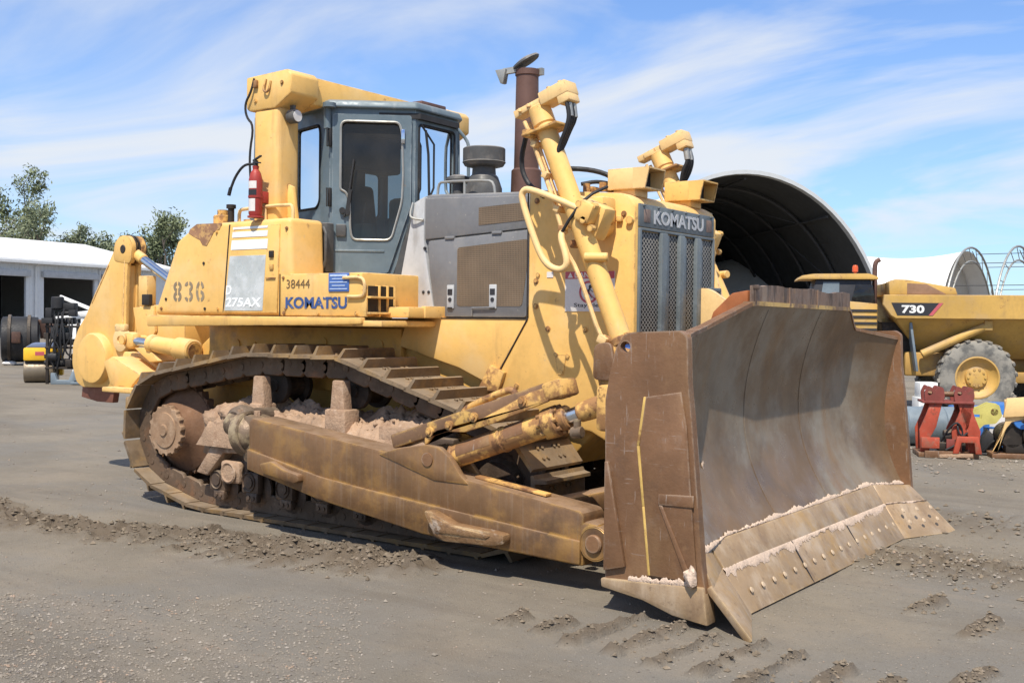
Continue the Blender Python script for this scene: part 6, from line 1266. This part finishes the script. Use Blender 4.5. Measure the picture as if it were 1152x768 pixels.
# ---- machinery by the left shed
dm = thing('compaction_drum', 'large black steel compaction drum with two bands resting on pale blocks', 'drum')
mb = MB(); mb.lathe([(0, -.62), (.70, -.62), (.80, -.58), (.82, -.3), (.82, .3), (.80, .58), (.70, .62), (.5, .62), (.45, .5), (0, .5)], (0, 0, .92), (1, 0, 0), 44); mb.build('drum_shell', M['black'], dm)
for x in (-.34, .30):
    mb = MB(); mb.lathe([(.82, -.06), (.885, -.05), (.885, .05), (.82, .06)], (x, 0, .92), (1, 0, 0), 44); mb.build('band', M['dark'], dm)
mb = MB(); mb.prism([(-.4, 1.70), (.9, 1.62), (1.25, 1.35), (1.25, 1.0), (.66, .95), (.64, 1.5), (-.4, 1.60)], 'y', -.3, .3, .03); mb.box((-.1, -.86, 1.0), (.3, .14, .4), None, .03); mb.build('yoke', make_mat('dark_rusty_yoke', (.075, .042, .032), .6, .2, .25, 3, [((.18, .09, .05), 5, .5, .65, .7)]), dm)
for x in (-.35, .32):
    mb = MB(); mb.lump((x, -.34, .07), (.24, .20, .10), 5, .1, 2); mb.build('block', M['sign_white'], dm)
place(dm, at(23, 40), RT*.93+VW*.36)
mr = thing('mini_roller', 'small yellow roller with steel drum and blue cover in front of black valve rack', 'roller')
mb = MB(); mb.lathe([(0, -.42), (.30, -.42), (.31, -.40), (.31, .40), (.30, .42), (0, .42)], (0, 0, .31), XA, 36); mb.build('drum', make_mat('dusty_drum_steel', (.22, .18, .13), .45, .4, .12, 2), mr)
mb = MB(); mb.box((0, -.05, .76), (.84, .55, .34), None, .04); mb.prism([(.44, .20), (.44, .9), (.54, .9), (.54, .20)], 'y', -.22, .22, .02); bx = mb.build('body', make_mat('bright_yellow_panel', (.80, .46, .03), .45, 0, .08, 3), mr)
mb = MB(); mb.box((0, -.02, .60), (.80, .5, .05), None, .01); mb.build('trim', M['black'], mr)
mb = MB(); mb.prism(rpoly([(-.38, .94), (-.2, 1.06), (.3, 1.06), (.42, .94)], .04), 'y', -.26, .26, .02); mb.build('cover', make_mat('blue_grey_cover', (.17, .22, .36), .5, 0, .1, 3), mr)
mb = MB(); mb.box((-.02, -.327, .78), (.22, .004, .10)); mb.build('badge', M['danger'], bx); place(mr, at(47, 29.6), RT*.95+VW*.3)
vr = thing('valve_rack', 'tall black rack of hydraulic valves and hoses beside the ripper', 'machinery'); rn = random.Random(31)
mb = MB()
for x in (-.40, .40):
    for y in (-.25, .25): mb.box((x, y, .80), (.07, .07, 1.6), None, .008)
for z in (.42, .95, 1.5): mb.box((0, 0, z), (.9, .6, .05), None, .008)
mb.build('stand', M['dark'], vr)
for k in range(26):
    z = rn.choice((.55, .72, 1.1, 1.25, 1.65, 1.85)); x, y = rn.uniform(-.42, .40), rn.uniform(-.36, .1); s = [rn.uniform(.10, .30) for _ in range(3)]
    mb = MB()
    if rn.random() < .5: mb.box((x, y, z), s, None, .015)
    else: mb.cyl((x-s[0]/2, y, z), (x+s[0]/2, y, z), s[1]*.5, seg=14, ch=.01)
    mb.build('valve_block' , M['black'] if rn.random() < .75 else M['dark'], vr)
for k in range(9):
    x = rn.uniform(-.4, .4); mb = MB(); mb.tube([(x, -.3, rn.uniform(1.6, 2.0)), (x+rn.uniform(-.15, .15), -.45, 1.3), (x+rn.uniform(-.2, .2), -.4, .9), (x, -.3, rn.uniform(.4, .7))], .022, 6, 2); mb.build('hose', M['black'], vr)
mb = MB(); mb.cyl((-.2, -.1, 1.95), (-.2, -.1, 2.28), .16, seg=18, ch=.03); mb.box((.1, 0, 2.02), (.3, .3, .2), None, .03); mb.build('filter_housing', M['black'], vr)
mb = MB(); mb.prism([(-.25, .0), (.35, .0), (.42, .32), (.30, .34), (.22, .12), (-.08, .12), (-.14, .30), (-.25, .3)], 'y', -.42, -.30, .015); mb.box((.62, -.3, .25), (.5, .4, .3), None, .02); mb.box((.6, -.3, .05), (.56, .5, .06), None, .01); mb.build('foot', M['steelgrey'], vr)
place(vr, at(75, 29.2), RT)
wf = thing('trailer_frame', 'white steel trailer frame with sloping arms behind the black rack', 'trailer')
mb = MB(); mb.bar((-.15, 0, 2.36), (1.9, 0, 1.55), .10, .10, .01); mb.bar((-.4, .3, 1.7), (2.2, .3, 1.9), .10, .12, .01); mb.bar((.1, 0, 1.55), (2.2, 0, 1.25), .10, .12, .01); mb.prism([(.35, 1.90), (2.4, 2.15), (2.4, 1.80), (.5, 1.75)], 'y', -.1, .9, .02)
for x in (.30, .55, 2.1): mb.box((x, 0, .85), (.11, .11, 1.7), None, .01)
mb.bar((.3, 0, .5), (2.1, 0, .5), .08, .10, .01); mb.build('frame', M['white'], wf)
for y in (-.1, .7):
    mb = MB(); mb.lathe([(.16, -.1), (.33, -.1), (.36, -.05), (.36, .05), (.33, .1), (.16, .1)], (1.6, y, .36), YA, 28); mb.build('wheel', M['black'], wf)
place(wf, at(73, 33.5), RT)

# ------------------------------------------------------------------ one mesh, one piece: part meshes that hold several fasteners are split
def explode(name):
    for o in [x for x in bpy.data.objects if x.type == 'MESH' and x.name.split('.')[0] == name and x.data.users == 1]:
        bm = bmesh.new(); bm.from_mesh(o.data); bm.verts.ensure_lookup_table(); isl = []; seen = set()
        for v in bm.verts:
            if v in seen: continue
            st, g = [v], []; seen.add(v)
            while st:
                q = st.pop(); g.append(q)
                for e in q.link_edges:
                    w = e.other_vert(q)
                    if w not in seen: seen.add(w); st.append(w)
            mn = [min(q.co[i] for q in g)-.003 for i in range(3)]; mx = [max(q.co[i] for q in g)+.003 for i in range(3)]; isl.append([set(q.index for q in g), mn, mx])
        merged = True
        while merged:
            merged = False
            for i in range(len(isl)):
                for j in range(i+1, len(isl)):
                    a, b = isl[i], isl[j]
                    if all(a[1][k] <= b[2][k] and b[1][k] <= a[2][k] for k in range(3)):
                        a[0] |= b[0]; a[1] = [min(x, y) for x, y in zip(a[1], b[1])]; a[2] = [max(x, y) for x, y in zip(a[2], b[2])]; isl.pop(j); merged = True; break
                if merged: break
        bm.free()
        if len(isl) < 2: continue
        src = o.data
        for n_, (ids, _, _) in enumerate(isl):
            b2 = bmesh.new(); b2.from_mesh(src); b2.verts.ensure_lookup_table(); bmesh.ops.delete(b2, geom=[v for v in b2.verts if v.index not in ids], context='VERTS')
            me = bpy.data.meshes.new(name); b2.to_mesh(me); b2.free()
            for m_ in src.materials: me.materials.append(m_)
            if n_ == 0: o.data = me
            else:
                c = o.copy(); c.data = me; COL.objects.link(c)
        bpy.data.meshes.remove(src)
for nm in ('guard_bolt', 'bolt', 'mount_block', 'filler_cap', 'hinge', 'latch', 'latch_hole', 'latch_plate', 'rivet', 'gusset', 'wear_plate', 'fitting', 'lug', 'support_bracket', 'ear', 'hose', 'fender', 'door_hinge', 'scuff', 'cylinder_band', 'step', 'rust_patch', 'grille_fin', 'lift_bracket', 'side_plate', 'hose_end', 'pipe', 'handrail', 'purlins', 'side_wall', 'wear_lug', 'brace_ear', 'bolt_plate', 'clay_crust', 'stiffener', 'ripper_link', 'print', 'console', 'bracket'): explode(nm)
for nm in explode_later+['weld_seam', 'panel_seam']: explode(nm)
